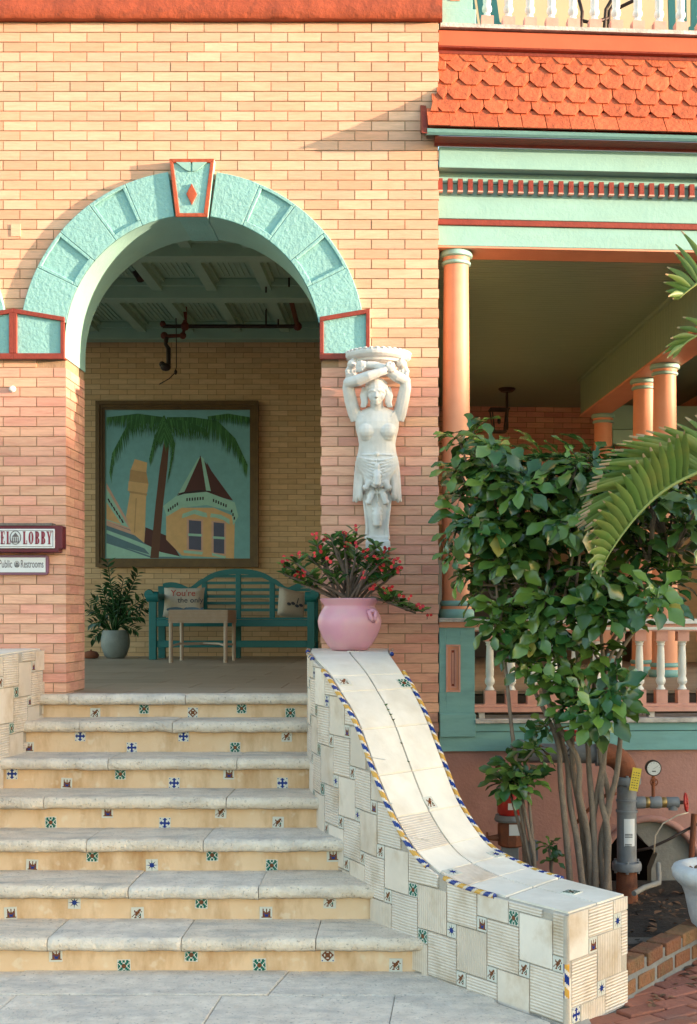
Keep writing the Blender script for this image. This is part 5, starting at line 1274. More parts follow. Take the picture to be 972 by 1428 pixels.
# ------------------------------------------------------------------ porch interior
CZ = PZ(361, EV+.262)+.03
PD = 6.5
pf = thing('porch_floor', 'brown board floor of the porch', None, (1.5, 3, -.1), porch=True, kind='structure')
PFZ = PZ(1002.5, -.05)-.0
bm_ = MB(); bm_.box(-2.6, 2.6, -.055, .055, -.01, .01); bmm = bm_.mesh('floor_board', 'porch_board')
for i in range(55): o = inst('floor_board', bmm, pf, (2.62, .36+i*.1125, -.012))
pobj('floor_joists', 'dark_wood', lambda m: m.box(.003, 5.2, .3, PD, -.3, -.03), pf)
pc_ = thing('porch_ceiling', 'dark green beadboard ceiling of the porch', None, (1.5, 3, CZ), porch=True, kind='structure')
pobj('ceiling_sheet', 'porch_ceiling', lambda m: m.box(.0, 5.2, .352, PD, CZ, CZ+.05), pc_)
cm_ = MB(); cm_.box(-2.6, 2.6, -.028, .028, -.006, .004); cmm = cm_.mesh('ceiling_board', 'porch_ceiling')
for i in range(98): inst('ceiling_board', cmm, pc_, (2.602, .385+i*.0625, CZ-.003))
pw = thing('porch_back_wall', 'dim reddish brick wall at the back of the porch', 'wall', (2, PD, 0), porch=True)
pobj('wall_core', 'mortar_back', lambda m: m.box(-.3, 5.2, PD+.004, PD+.2, -.3, CZ+.1), pw)
lst = []; z = CZ; s = 0
while z > 1.55:
    u = .05+(s % 2)*BL/2
    while u < 3.6: lst.append((u, u+BL-.006, PD, PD+.03, z-BC+.006, z, False)); u += BL
    z -= BC; s += 1
lay(pw, lst, ['brick_pink', 'brick_pink_joined'], 260)
m = MB()                                                  # pale arch over a doorway in the back wall
n = 24; ac, az = 1.45, 1.55
for i in range(n):
    a, b2 = math.pi*i/n, math.pi*(i+1)/n; m.prism([(ac+.8*math.cos(a), az+.62*math.sin(a)), (ac+.8*math.cos(b2), az+.62*math.sin(b2)), (ac+.55*math.cos(b2), az+.42*math.sin(b2)), (ac+.55*math.cos(a), az+.42*math.sin(a))], PD-.04, PD)
m.build('arch_trim', 'teal_ceiling', pw)
for k, (ua, ub_, mt) in enumerate(((.3, .55, 'teal_ceiling'), (1.0, 1.9, 'dark_wood'), (2.35, 2.6, 'salmon'), (2.75, 3.1, 'teal_ceiling'))): pobj('doorway', mt, lambda m: m.box(ua, ub_, PD-.03, PD, 0, 1.5), pw)
pobj('side_wall', 'brick_pink_joined', lambda m: m.box(-.10, -.002, .5, PD, -.3, CZ+.1), None, kind='structure', label='brick side wall of the porch')
# ceiling beam along the open side of the porch
bu = 1.86
bt = thing('porch_beam', 'long dark green boarded beam carried by the inner porch columns', 'beam', (bu, 3, 2.48), porch=True)
BZ = 2.48
pobj('beam_core', 'porch_ceiling', lambda m: m.box(bu+.012, bu+.24, .36, 4.75, BZ, CZ), bt)
pobj('beam_soffit', 'salmon', lambda m: m.box(bu-.005, bu+.26, .36, 4.76, BZ-.02, BZ-.001), bt)
for i in range(58):
    pobj('beam_board', 'porch_ceiling', lambda m: m.box(bu, bu+.011, .37+i*.0755, .44+i*.0755, BZ+.001, CZ-.03), bt)
pobj('beam_moulding', 'porch_ceiling', lambda m: m.box(bu-.03, bu+.005, .36, 4.75, CZ-.035, CZ-.001), bt)
ped_z = .62
for k, (px, wv) in enumerate(((933, 2.05), (916, 2.7), (841, 4.6), (877, 5.6))):
    u = PU(px, 560, wv)[0]
    if k < 2: u = bu+.12
    lab = ['salmon inner porch column rising behind the palm frond', 'salmon column half hidden behind the inner porch column', 'dim far salmon column at the end of the green beam', 'dim far salmon column right of the beam end'][k]
    column('porch_column', lab, u, wv, 0, BZ-.021, .098, group=None)
pobj('beyond_beam', 'teal_ceiling', lambda m: (m.box(2.2, 4.2, 4.8, 5.0, 2.2, 2.34), m.box(2.2, 4.2, 4.9, 5.0, 2.36, 2.6)), None, label='pale green cross beam beyond the inner columns', cat='beam')
pobj('side_brick_wall', 'brick_back_joined', lambda m: m.box(2.9, 5.2, 4.95, 5.2, 0, 2.19), None, label='sunlit brick wall beyond the inner porch columns', cat='wall')
# lantern
lt = thing('hanging_lantern', 'black hanging lantern below the porch ceiling', 'lantern', (PU(696, 600, 5.3)[0], 5.3, 1.6), porch=True)
lu, lv = PU(696, 600, 5.3)[0], 5.3
ru = PU(707, 545, 5.3)[0]
pobj('rod', 'dark_metal', lambda m: (m.tube([(ru, lv, CZ-.02), (ru, lv, PZ(600, lv))], .014, 8), m.lathe([(.06, CZ-.045), (.09, CZ-.02), (.09, CZ-.008)], (ru, lv, 0), 16)), lt)
z1, z0 = PZ(572, lv), PZ(603, lv)
def lan(m):
    for sx in (-1, 1):
        for sy in (-1, 1): m.bar((lu+sx*.055, lv+sy*.055, z0), (lu+sx*.085, lv+sy*.085, z1), .014)
    for z, w in ((z0, .065), (z1, .095)):
        for s2 in (-1, 1): m.box(lu-w, lu+w, lv+s2*w-.008, lv+s2*w+.008, z-.008, z+.008); m.box(lu+s2*w-.008, lu+s2*w+.008, lv-w, lv+w, z-.008, z+.008)
    m.bar((lu-.09, lv, z1), (ru, lv, z1+.0), .012)
pobj('cage', 'dark_metal', lan, lt); pobj('bulb', 'glass', lambda m: m.ball((lu, lv, (z0+z1)/2), (.02, .02, .035), 10), lt, smooth=180)
pobj('lit_window', 'orange_glass', lambda m: m.box(PU(697, 670, 6.3)[0], PU(716, 670, 6.3)[0], 6.3, 6.33, PZ(672, 6.3), PZ(643, 6.3)), None, label='small orange lit pane glowing behind the shrub', cat='window')
pobj('cabinet', 'grey_metal', lambda m: (m.box(.12, .62, 4.6, 5.2, 0, 1.02), m.box(.13, .61, 4.585, 4.6, .06, .5), m.box(.13, .61, 4.585, 4.6, .53, .98)), None, label='grey metal cabinet standing on the porch behind the balusters', cat='cabinet', bevel=.01)
pobj('yellow_post', 'yellow_tag', lambda m: (m.tube([(PU(833, 800, 4)[0], 4.0, .0), (PU(833, 800, 4)[0], 4.0, 1.1)], .028, 10), m.lathe([(.09, 0), (.09, .02), (.04, .03)], (PU(833, 800, 4)[0], 4, 0), 14)), None, label='thin yellow post standing on the porch floor', cat='post', smooth=40)
pobj('porch_bin', 'dark_wood', lambda m: m.box(PU(880, 900, 5)[0], PU(910, 900, 5)[0], 5, 5.4, 0, .8), None, label='dark bin standing behind the right balusters', cat='bin', bevel=.01)
pobj('wing_wall', 'brick_pink_joined', lambda m: m.box(3.3, 3.5, 3.6, PD, -.3, CZ), None, label='brick wing added to keep sun out of the far right side of the porch', cat='wall')  # inferred wing, its extent set to block sun and let sky light in
# ================================================================== planting bed, kerb, paving
def bed():
    m = MB(); N = 40; rows = []
    for j in range(N+1):
        y = -2.45+2.55*j/N; row = []
        for i in range(N+1):
            x = -.15+2.7*i/N
            z = -1.215+.035*noise.noise(Vector((x*4, y*4, 0)))+.015*noise.noise(Vector((x*14, y*14, 3)))+max(0, y+.6)*.02
            row.append((x, y, z))
        rows.append(row)
    m.sheet(rows); m.build('planting_bed', 'soil', kind='structure', smooth=180, label='dark soil bed between the stair wall and the porch')
    q = MB(); r = random.Random(21); k = 0
    src = leaf_mesh('tmp', 'litter', 1, .5)[1]
    while k < 700:
        x, y = r.uniform(.3, 2.3), r.uniform(-2.2, .0)
        z = -1.215+.035*noise.noise(Vector((x*4, y*4, 0)))+.015*noise.noise(Vector((x*14, y*14, 3)))+max(0, y+.6)*.02+.008
        join_leaves(q, src, Matrix.Rotation(r.random()*6.28, 3, 'Z') @ Matrix.Rotation(r.uniform(-.5, .5), 3, 'X'), (x, y, z), r.uniform(.025, .075)); k += 1
    q.build('leaf_litter', 'litter', kind='stuff', label='scattered brown dead leaves on the dark soil', cat='leaf litter')
bed()
# brick kerb
ka, kb = Vector((.955, -2.36, 0)), Vector((1.72, -1.26, 0)); kd = (kb-ka).normalized(); kn = Vector((-kd.y, kd.x, 0)); KL = (kb-ka).length
kr = thing('brick_kerb', 'low mossy brick kerb running from the tiled stair wall', 'kerb', ka+Vector((0, 0, -1.25)))
Mk = Matrix((kd, kn, Vector((0, 0, 1)))).transposed()
q = MB(); c = (ka+kb)/2+kn*.05; q.cbox((c.x, c.y, -1.14), (KL, .088, .18), Mk); q.build('mortar_core', 'edge_mortar', kr)
rk = random.Random(4); bmesh_k = MB(); bmesh_k.cbox((0, 0, 0), (.185, .10, .062)); kmesh = bmesh_k.mesh('brick', 'edge_brick')
for rw in range(2):
    s = .0 if rw else -.09
    while s < KL+.05:
        cpt = ka+kd*(s+.095)+kn*.05
        o = inst('brick', kmesh, kr, (cpt.x, cpt.y, -1.145+rw*.085+rk.uniform(-.003, .003)), Mk @ Matrix.Rotation(rk.uniform(-.03, .03), 3, 'Z') @ Matrix.Rotation(rk.uniform(-.03, .03), 3, 'Y'), (rk.uniform(.92, 1), rk.uniform(.98, 1.06), 1))
        mo = o.modifiers.new('Bevel', 'BEVEL'); mo.width = .007; mo.segments = 2
        s += .205
# brick paving
pvm = thing('brick_pavement', 'worn red brick paving in front of the kerb', None, (1.3, -2.9, -1.28), kind='structure')
q = MB(); q.box(.5, 3.0, -4.2, -1.2, -1.29, -1.208); q.build('paving_bed', 'paver_joint', pvm)
rp2 = random.Random(9); pm = MB(); pm.cbox((0, 0, 0), (.198, .098, .05)); pmesh = pm.mesh('paver', 'paver')
Mp = Matrix.Rotation(rad(33), 3, 'Z')
for i in range(-14, 15):
    for j in range(-16, 17):
        p = Mp @ Vector((i*.206+(j % 2)*.103, j*.106, 0))+Vector((1.25, -2.7, 0))
        px, py = VX+F*p.x/(CD+p.y), VY+F*(CH+1.19)/(CD+p.y)
        if not (760 < px < 1010 and 1300 < py < 1470): continue
        side = (p-ka).dot(kn)
        if side > .02: continue
        o = inst('paver', pmesh, pvm, (p.x, p.y, -1.218+rp2.uniform(-.005, .005)), Mp @ Matrix.Rotation(rp2.uniform(-.03, .03), 3, 'X') @ Matrix.Rotation(rp2.uniform(-.025, .025), 3, 'Y'))
        mo = o.modifiers.new('Bevel', 'BEVEL'); mo.width = .008; mo.segments = 2
q = MB(); src = leaf_mesh('tmp2', 'litter', 1, .6)[1]; r = random.Random(6)
for k in range(26):
    t = r.random(); p = ka.lerp(kb, t)-kn*r.uniform(.03, .16); join_leaves(q, src, Matrix.Rotation(r.random()*6.28, 3, 'Z'), (p.x, p.y, -1.186), r.uniform(.03, .07))
q.build('fallen_leaves', 'litter', kind='stuff', label='a few dry leaves lying along the brick kerb', cat='leaf litter')
# urn
uc = Vector((P(1008, 1220, -1.62).x, -1.62, -1.21))
un = thing('stone_urn', 'white weathered stone urn standing at the brick kerb', 'urn', uc)
q = MB(); zr = P(0, 1208, -1.62).z-uc.z
q.lathe([(.11, 0), (.13, .02), (.12, .05), (.10, .07), (.135, .12), (.165, .22), (.185, zr-.14), (.20, zr-.10), (.225, zr-.075), (.245, zr-.05), (.25, zr-.02), (.24, zr), (.20, zr+.012), (.175, zr), (.165, zr-.03), (.001, zr-.035)], uc, 56)
for v in q.v:
    d = v-uc; a = math.atan2(d.y, d.x); h = d.z; rr = math.hypot(d.x, d.y)
    if rr > .15 and zr-.09 < h < zr-.01: f = 1+.018*math.sin(a*28); v.x = uc.x+d.x*f; v.y = uc.y+d.y*f
q.build('urn_body', 'urn', un, smooth=50)
q = MB(); src = leaf_mesh('tmp3', 'litter', 1, .5)[1]
for k in range(120):
    a = r.random()*6.28; rr = .15*math.sqrt(r.random()); join_leaves(q, src, Matrix.Rotation(r.random()*6.28, 3, 'Z') @ Matrix.Rotation(r.uniform(-.8, .8), 3, 'X'), (uc.x+rr*math.cos(a), uc.y+rr*math.sin(a), uc.z+zr-.028), r.uniform(.02, .05))
q.build('dry_leaves', 'litter', un, kind='stuff')
# ================================================================== fire standpipe
SPY = -.34
def W2(px, py, dy=0): return P(px, py, SPY+dy)
s = thing('fire_standpipe', 'grey and rust fire standpipe with gauge and red valve wheel in the bed', 'standpipe', W2(874, 1250))
def tp(name, mt, pts, r, n=20, sm=50): q = MB(); q.tube(pts, r, n); return q.build(name, mt, s, smooth=sm)
X0 = W2(874, 0).x
gz = -1.23
def zz(py): return W2(0, py).z
main = tp('riser_pipe', 'pipe_grey', [(X0, SPY, zz(1212)), (X0, SPY, zz(1085))], .058, 28)
def flange(py0, py1, r, nm='flange', mt='pipe_grey'):
    q = MB(); a, b = zz(py1), zz(py0); q.lathe([(r*.72, a-.006), (r*.97, a), (r, a+(b-a)*.3), (r, a+(b-a)*.7), (r*.95, b), (r*.7, b+.004)], (X0, SPY, 0), 28); f = q.build(nm, mt, s, smooth=40)
    for i in range(6):
        an = 6.28*i/6+.4; q = MB(); q.tube([(X0+r*.86*math.cos(an), SPY+r*.86*math.sin(an), a-.012), (X0+r*.86*math.cos(an), SPY+r*.86*math.sin(an), b+.012)], .009, 6); q.build('bolt', 'pipe_grey', f)
flange(1083, 1093, .085); flange(1202, 1213, .088)
tp('foot_pipe', 'pipe_rust', [(X0, SPY, gz), (X0, SPY, zz(1213))], [.066, .06], 24)
for py in (1116, 1131):
    q = MB(); q.lathe([(.058, zz(py)-.008), (.065, zz(py)-.006), (.065, zz(py)+.006), (.058, zz(py)+.008)], (X0, SPY, 0), 28); q.build('pipe_band', 'pipe_grey', s, smooth=40)
el = []
for i in range(11):
    a = rad(90*i/10); el.append((X0-.135+.135*math.cos(a), SPY+.02*0, zz(1083)+.135*math.sin(a)*1.0))
tp('elbow', 'pipe_rust', el, [.066]*11, 24)
ez = el[-1][2]
q = MB(); xa = el[-1][0]; xb = W2(735, 0).x
q.tube([(xa+.01, SPY, ez), (xb, SPY+.05, ez), (xb-.02, SPY+.3, ez)], .058, 24); q.build('cross_pipe', 'pipe_grey', s, smooth=50)
q = MB(); q.tube([(xa+.005, SPY, ez), (xa-.05, SPY, ez)], .072, 24); q.tube([(xa-.02, SPY-.06, ez-.06), (xa-.02, SPY-.08, ez-.075)], .014, 8); q.build('coupling', 'pipe_grey', s, smooth=50)

for k, (px_, py_, an) in enumerate(((786, 1040, 20), (786, 1046, 25), (792, 1047, -50), (791, 1053, 5))):
    q = MB(); c_ = P(px_, py_, SPY-.062); q.cbox(c_, (.035, .002, .010), Matrix.Rotation(rad(an), 3, 'Y')); q.build('stencil_mark', 'ink', s)
# side branch to the right
bz_ = zz(1119); yb = SPY-.0
segs = [(X0+.05, X0+.11, .036, 'pipe_grey'), (X0+.11, X0+.135, .034, 'brass'), (X0+.135, X0+.205, .036, 'pipe_grey'), (X0+.205, X0+.235, .032, 'brass'), (X0+.235, X0+.31, .033, 'pipe_grey'), (X0+.31, X0+.345, .011, 'dark_metal')]
for a, b, r_, mt in segs:
    q = MB(); q.tube([(a, yb, bz_), (a+.006, yb, bz_), (b-.006, yb, bz_), (b, yb, bz_)], [r_*.9, r_, r_, r_*.9], 18); q.build('branch_pipe', mt, s, smooth=50)
q = MB(); q.tube([(X0+.275, yb, bz_), (X0+.275, yb, bz_-.045)], .028, 14); q.build('branch_outlet', 'pipe_grey', s, smooth=50)
def wheel(parent, c, ax, r, mt='valve_red', nm='valve_wheel', spokes=5):
    q = MB(); c = Vector(c); ax = Vector(ax).normalized(); x = ax.orthogonal().normalized(); y = ax.cross(x)
    q.tube([c+(x*math.cos(2*math.pi*i/20)+y*math.sin(2*math.pi*i/20))*r*(1+.06*math.cos(i*2*math.pi/20*8)) for i in range(21)], r*.15, 8)
    for i in range(spokes): a = 2*math.pi*i/spokes; q.tube([c, c+(x*math.cos(a)+y*math.sin(a))*r], r*.11, 6)
    q.tube([c-ax*r*.25, c+ax*r*.25], r*.25, 10); q.build(nm, mt, parent, smooth=180)
wheel(s, (X0+.352, yb, bz_), (1, -.35, .1), .05)
gx, gzz = W2(911, 0).x, zz(1071)
q = MB(); q.tube([(gx, yb, bz_+.03), (gx, yb, gzz-.03)], .011, 10); q.build('gauge_stem', 'pipe_rust', s, smooth=60)
q = MB(); q.tube([(gx, yb-.02, gzz), (gx, yb-.015, gzz), (gx, yb+.02, gzz)], [.045, .047, .047], 28); gg = q.build('gauge', 'dark_metal', s, smooth=40)
q = MB(); q.poly([(gx+.04*math.cos(6.283*i/28), yb-.0212, gzz+.04*math.sin(6.283*i/28)) for i in range(28)][::-1]); q.build('gauge_dial', 'dial', gg)
q = MB()
for i in range(11): a = rad(225-27*i); q.bar((gx+.03*math.cos(a), yb-.0218, gzz+.03*math.sin(a)), (gx+.036*math.cos(a), yb-.0218, gzz+.036*math.sin(a)), .003, .001)
q.bar((gx-.006, yb-.0222, gzz-.004), (gx+.024, yb-.0222, gzz+.014), .004, .001); q.box(gx-.012, gx+.012, yb-.0222, yb-.0212, gzz-.02, gzz-.014); q.build('gauge_marks', 'ink', gg)
wheel(s, (gx, yb-.025, zz(1090)), (0, 1, .1), .022, 'pipe_rust', 'gauge_cock', 4)
tg0 = W2(886, 1087, -.085); Mt = Matrix.Rotation(rad(10), 3, 'Y')
q = MB(); q.cbox(tg0, (.052, .002, .135), Mt); tgo = q.build('yellow_tag', 'yellow_tag', s)
q = MB()
for i in range(7):
    for k in range(3): q.cbox(tg0+Mt @ Vector((-.014+k*.014, -.0016, -.05+i*.015)), (.009 if (i+k) % 3 else .005, .001, .004), Mt)
q.build('tag_print', 'ink', tgo)
q = MB(); R_ = []
for i in range(7): a = rad(-115+i*11); R_.append([(X0+.0595*math.cos(a), SPY+.0595*math.sin(a), zz(1178)), (X0+.0595*math.cos(a), SPY+.0595*math.sin(a), zz(1140))])
q.sheet(R_); pl_ = q.build('paper_label', 'paper', s)
q = MB()
for py in (1161, 1163, 1165, 1175, 1177):
    R_ = []
    for i in range(6): a = rad(-110+i*(9 if py < 1170 else 8)); R_.append([(X0+.0602*math.cos(a), SPY+.0602*math.sin(a), zz(py)-.003), (X0+.0602*math.cos(a), SPY+.0602*math.sin(a), zz(py)+.001)])
    q.sheet(R_)
q.build('label_print', 'ink', pl_)
# loose pipes and hoses behind
q = MB(); q.tube([P(884, 1246, -.6), P(898, 1238, -.5), P(919, 1231, -.45), P(919, 1222, -.4), P(918, 1205, -.3)], .016, 10); q.build('drain_pipe', 'concrete', None, smooth=60, label='bent grey plastic pipe lying behind the standpipe foot', cat='pipe')
q = MB(); q.tube([P(884, 1187, -.12), P(905, 1183, -.12), P(930, 1172, -.12), P(975, 1148, -.10)], .009, 8); q.build('black_cable', 'dark_metal', None, smooth=180, label='black cable crossing the half-round vent', cat='cable')
q = MB(); q.tube([P(960, 1133, -.30), P(945, 1137, -.3), P(925, 1148, -.28), P(914, 1165, -.25), P(912, 1190, -.2)], .0045, 6); q.build('thin_wire', 'tile_cream', None, smooth=180, label='thin pale wire drooping below the red valve wheel', cat='wire')
q = MB(); q.tube([P(968, 1135, -.12), P(964, 1200, -.12), P(962, 1235, -.12)], .018, 8); q.build('wall_pipe', 'pipe_rust', None, smooth=60, label='rusty upright pipe against the pink wall behind the urn', cat='pipe')
q = MB(); q.tube([P(862, 1106, -.1), P(845, 1109, -.1), P(828, 1122, -.1), P(812, 1138, -.1), P(800, 1152, -.1)], .011, 8); q.build('bent_conduit', 'pipe_rust', None, smooth=180, label='dark bent conduit on the pink wall left of the standpipe', cat='conduit')
q = MB(); a = P(797, 1026, -.16); q.cbox(a, (.125, .012, .07)); q.tube([a+Vector((0, 0, -.03)), a+Vector((.02, -.02, -.08)), a+Vector((.1, -.03, -.10)), a+Vector((.22, -.03, -.16))], .012, 8); q.build('red_plate', 'valve_red', None, label='red metal plate on the teal skirting behind the shrub', cat='plate')
# red alarm valve beside the stair wall
VY_ = -.45
v = thing('alarm_valve', 'red and black alarm valve on a grey post beside the stair wall', 'valve', P(711, 1250, VY_))
def V2(px, py, dy=0): return P(px, py, VY_+dy)
vx = V2(711, 0).x
q = MB(); q.box(vx-.05, vx+.05, VY_-.03, VY_+.03, -1.25, V2(0, 1178).z); q.build('post', 'pipe_grey', v, bevel=.004)
q = MB(); q.lathe([(.062, V2(0, 1180).z), (.078, V2(0, 1178).z), (.08, V2(0, 1150).z), (.07, V2(0, 1144).z)], (vx+.008, VY_, 0), 10); q.build('valve_body', 'pipe_rust', v, bevel=.004, smooth=30)
q = MB(); q.lathe([(.085, V2(0, 1145).z), (.092, V2(0, 1142).z), (.085, V2(0, 1136).z)], (vx, VY_, 0), 20); q.build('flange', 'pipe_grey', v, smooth=40)
q = MB(); q.lathe([(.06, V2(0, 1136).z), (.072, V2(0, 1132).z), (.07, V2(0, 1112).z), (.05, V2(0, 1102).z), (.02, V2(0, 1099).z)], (vx-.002, VY_, 0), 24); q.build('red_bell', 'valve_red', v, smooth=50)
q = MB(); q.box(vx-.01, vx+.05, VY_-.082, VY_-.072, V2(0, 1162).z, V2(0, 1147).z); q.build('paper_label', 'paper', v); q = MB(); q.box(vx-.016, vx+.03, VY_-.073, VY_-.07, V2(0, 1127).z, V2(0, 1118).z); q.build('paper_label', 'paper', v)
q = MB(); q.tube([(vx-.06, VY_, V2(0, 1168).z), (vx-.13, VY_-.02, V2(0, 1168).z)], [.022, .012], 10); q.build('valve_stem', 'pipe_rust', v, smooth=50)
wheel(v, (vx-.135, VY_-.02, V2(0, 1170).z), (1, -.15, 0), .038, 'pipe_rust')
q = MB(); q.box(P(737, 1172, -.3).x, P(750, 1172, -.3).x, -.32, -.27, P(0, 1200, -.3).z, P(0, 1172, -.3).z); q.tube([P(743, 1200, -.3), P(744, 1222, -.3), P(748, 1262, -.3)], .012, 8); q.build('grey_box', 'pipe_grey', None, label='small grey junction box on a stake beside the alarm valve', cat='box', bevel=.003)
# ================================================================== big shrub in front of the porch
SHY = -.72
def lobed(mat_, L=1):                                     # narrow base, broad lobed end
    q = MB(); rows = []
    prof = [(0, .025), (.1, .07), (.22, .17), (.33, .21), (.43, .10), (.53, .12), (.63, .27), (.73, .40), (.82, .30), (.91, .24), (1, .02)]
    for t, w in prof:
        z = .10*math.sin(t*2.2)-.28*t*t; rows.append([(-w/2, t, z+.18*w+.04*math.sin(t*13)), (0, t, z), (w/2, t, z+.18*w+.04*math.sin(t*13+2))])
    q.sheet(rows); return q
lqs = lobed('leaf'); lms = lqs.mesh('leaf', 'leaf', smooth=180); lmy = lqs.mesh('leaf', 'leaf_yellow', smooth=180); lmd = lqs.mesh('leaf', 'leaf_dark', smooth=180)
sh_ = thing('large_shrub', 'tall multi-stemmed shrub with lobed glossy leaves before the porch', 'shrub', P(820, 1240, SHY))
rsn = random.Random(17)
cl = []
# crown clusters by pixel, scattered through a rounded volume
def inside(px, py):
    top = 622+14*math.sin(px*.045)+(22 if px < 665 else 0)+(0 if px < 890 else 10)
    left = 645 if py < 700 else 645+(py-700)*.25
    bot = 850+30*math.sin(px*.07)-(40 if px > 900 else 0)
    return left < px < 985 and top+6 < py < bot
while len(cl) < 128:
    px, py = rsn.uniform(615, 985), rsn.uniform(590, 860)
    if inside(px, py): cl.append((px, py, SHY+rsn.uniform(-.28, .34), 1))
cl += [(705, 880, SHY-.05, .9), (725, 900, SHY, .9), (745, 860, SHY-.1, 1), (800, 890, SHY-.1, 1), (825, 905, SHY-.05, .9), (735, 930, SHY-.05, .8), (880, 870, SHY, .9), (860, 845, SHY, .9), (775, 955, SHY-.1, .9), (810, 1010, SHY-.1, .8), (760, 1010, SHY-.05, .7), (642, 618, SHY, .8), (640, 655, SHY, .8), (655, 605, SHY, .9), (640, 690, SHY, .8), (636, 740, SHY, .8), (632, 770, SHY, .7), (645, 800, SHY, .7), (690, 870, SHY-.1, .9), (700, 850, SHY-.1, 1), (752, 880, SHY-.15, 1), (770, 875, SHY-.15, 1), (790, 850, SHY, 1), (715, 905, SHY-.1, .8), (850, 965, SHY-.2, 1.1), (842, 985, SHY-.2, 1.1), (815, 975, SHY-.15, 1), (870, 980, SHY-.1, .9), (785, 985, SHY-.1, 1), (830, 1000, SHY-.25, .9), (745, 1045, SHY-.1, .8), (860, 935, SHY-.1, .8), (768, 905, SHY-.1, .9), (760, 935, SHY-.1, .8), (800, 940, SHY-.1, .8)]
bases = [(752, 1225), (790, 1228), (805, 1230), (822, 1232), (838, 1226), (848, 1232), (815, 1228), (830, 1230)]
# stems: visible trunks drawn first
trunks = [[(846, 1238), (838, 1180), (850, 1120), (838, 1060), (835, 1000), (842, 940), (872, 870), (890, 800)], [(826, 1238), (820, 1170), (808, 1110), (806, 1060), (778, 1010), (758, 960), (745, 900), (735, 820), (720, 740)], [(818, 1238), (806, 1180), (795, 1120), (790, 1060), (770, 990), (752, 920), (760, 840), (770, 740)], [(812, 1238), (826, 1150), (836, 1090), (848, 1010), (842, 930), (838, 860), (845, 770)],
          [(736, 1235), (728, 1130), (714, 1020), (706, 940), (698, 880), (690, 800), (680, 720)], [(842, 1240), (848, 1170), (838, 1110), (842, 1050), (828, 960), (850, 900), (880, 850), (905, 780)], [(822, 1238), (812, 1150), (800, 1080), (798, 1010), (806, 930), (800, 860), (810, 760)], [(800, 1240), (790, 1170), (782, 1090), (776, 1030), (740, 950), (722, 880), (700, 800)], [(832, 1240), (828, 1160), (822, 1080), (815, 1010), (780, 930), (785, 850), (800, 770)], [(852, 1240), (845, 1150), (860, 1080), (866, 1000), (860, 920), (915, 840), (935, 770)]]
tw = []
for i, tr in enumerate(trunks):
    pts = [P(x, y, SHY+.05*math.sin(i*2.3+k*.8)+(.0 if k else 0)) for k, (x, y) in enumerate(tr)]
    pts[0].z = -1.26
    n = len(pts); r0 = (.021 if i not in (4,) else .015)
    fine = [Vector(v_) for v_ in catmull([tuple(p) for p in pts], 5)]
    q = MB(); q.tube(fine, [r0*(1-.68*k/(len(fine)-1))*(1+.12*noise.noise(Vector((k*.9, i, 0)))) for k in range(len(fine))], 9); q.build('stem', 'bark', sh_, smooth=180); tw.append(fine)
leaves = []
for (px, py, y, sc_) in cl:
    c = P(px, py, y)
    best = min((( (c-p).length + (0 if p.z < c.z-.02 else 2), p) for f in tw for p in f), key=lambda t: t[0])[1]
    mid = best.lerp(c, .5)+Vector((0, 0, -.03)); q = MB(); q.tube([best, mid, c], [.010, .008, .006], 5); q.build('branch', 'bark', sh_, smooth=180)
    ax = ((c-mid).normalized()+Vector((0, -.35, .6))).normalized(); n = rsn.randint(10, 15)
    for k in range(n):
        a = k*2.39996+rsn.uniform(-.3, .3); el_ = rsn.uniform(-.45, .85)
        x = ax.orthogonal().normalized(); yv = ax.cross(x); d = (x*math.cos(a)+yv*math.sin(a))*math.cos(el_)+ax*math.sin(el_)
        d.z -= .12; leaves.append((c+ax*rsn.uniform(-.03, .02), orient(d, ax, rsn.uniform(-.4, .4)), rsn.uniform(.145, .235)*sc_, y+.6*d.y))
order = sorted(range(len(leaves)), key=lambda i: leaves[i][3]-leaves[i][2]); lj = MB()
for rank, i in enumerate(order):
    p, M, s2, _ = leaves[i]
    if rank < 300: inst('leaf', lmy if rsn.random() < .03 else lms, sh_, p, M, s2)
    else: join_leaves(lj, lqs, M, p, s2)
lj.build('leaves', 'leaf_joined', sh_, kind='stuff', smooth=180)
def small_shrub(label, stems, tips, y, sc_, n=15):
    t = thing('young_shrub', label, 'shrub', P(*stems[0], y)+Vector((0, 0, 0)))
    for k, (tx_, ty_) in enumerate(tips):
        c = P(tx_, ty_, y+.03*math.sin(k*2)); b = P(*stems[k % len(stems)], y); b.z = -1.24; q = MB(); mid = b.lerp(c, .5)+Vector((.02*math.sin(k), 0, 0)); q.tube([b, mid, c], [.013, .011, .007], 6); q.build('stem', 'bark', t, smooth=180)
        ax = Vector((.1*math.sin(k), -.5, 1)).normalized()
        for i in range(n):
            a = i*2.39996; el_ = rsn.uniform(-.35, .9); x = ax.orthogonal().normalized(); yv = ax.cross(x); d = (x*math.cos(a)+yv*math.sin(a))*math.cos(el_)+ax*math.sin(el_); inst('leaf', lms, t, c, orient(d, ax, rsn.uniform(-.3, .3)), rsn.uniform(.8, 1.15)*sc_)
small_shrub('leafy rosette shrub half covering the red alarm valve', [(754, 1238), (752, 1240)], [(716, 1075), (708, 1092), (726, 1100), (735, 1085)], -.78, .165, 15)
small_shrub('low bright green seedling at the foot of the shrub stems', [(766, 1240)], [(770, 1200), (766, 1180)], -.62, .085, 9)
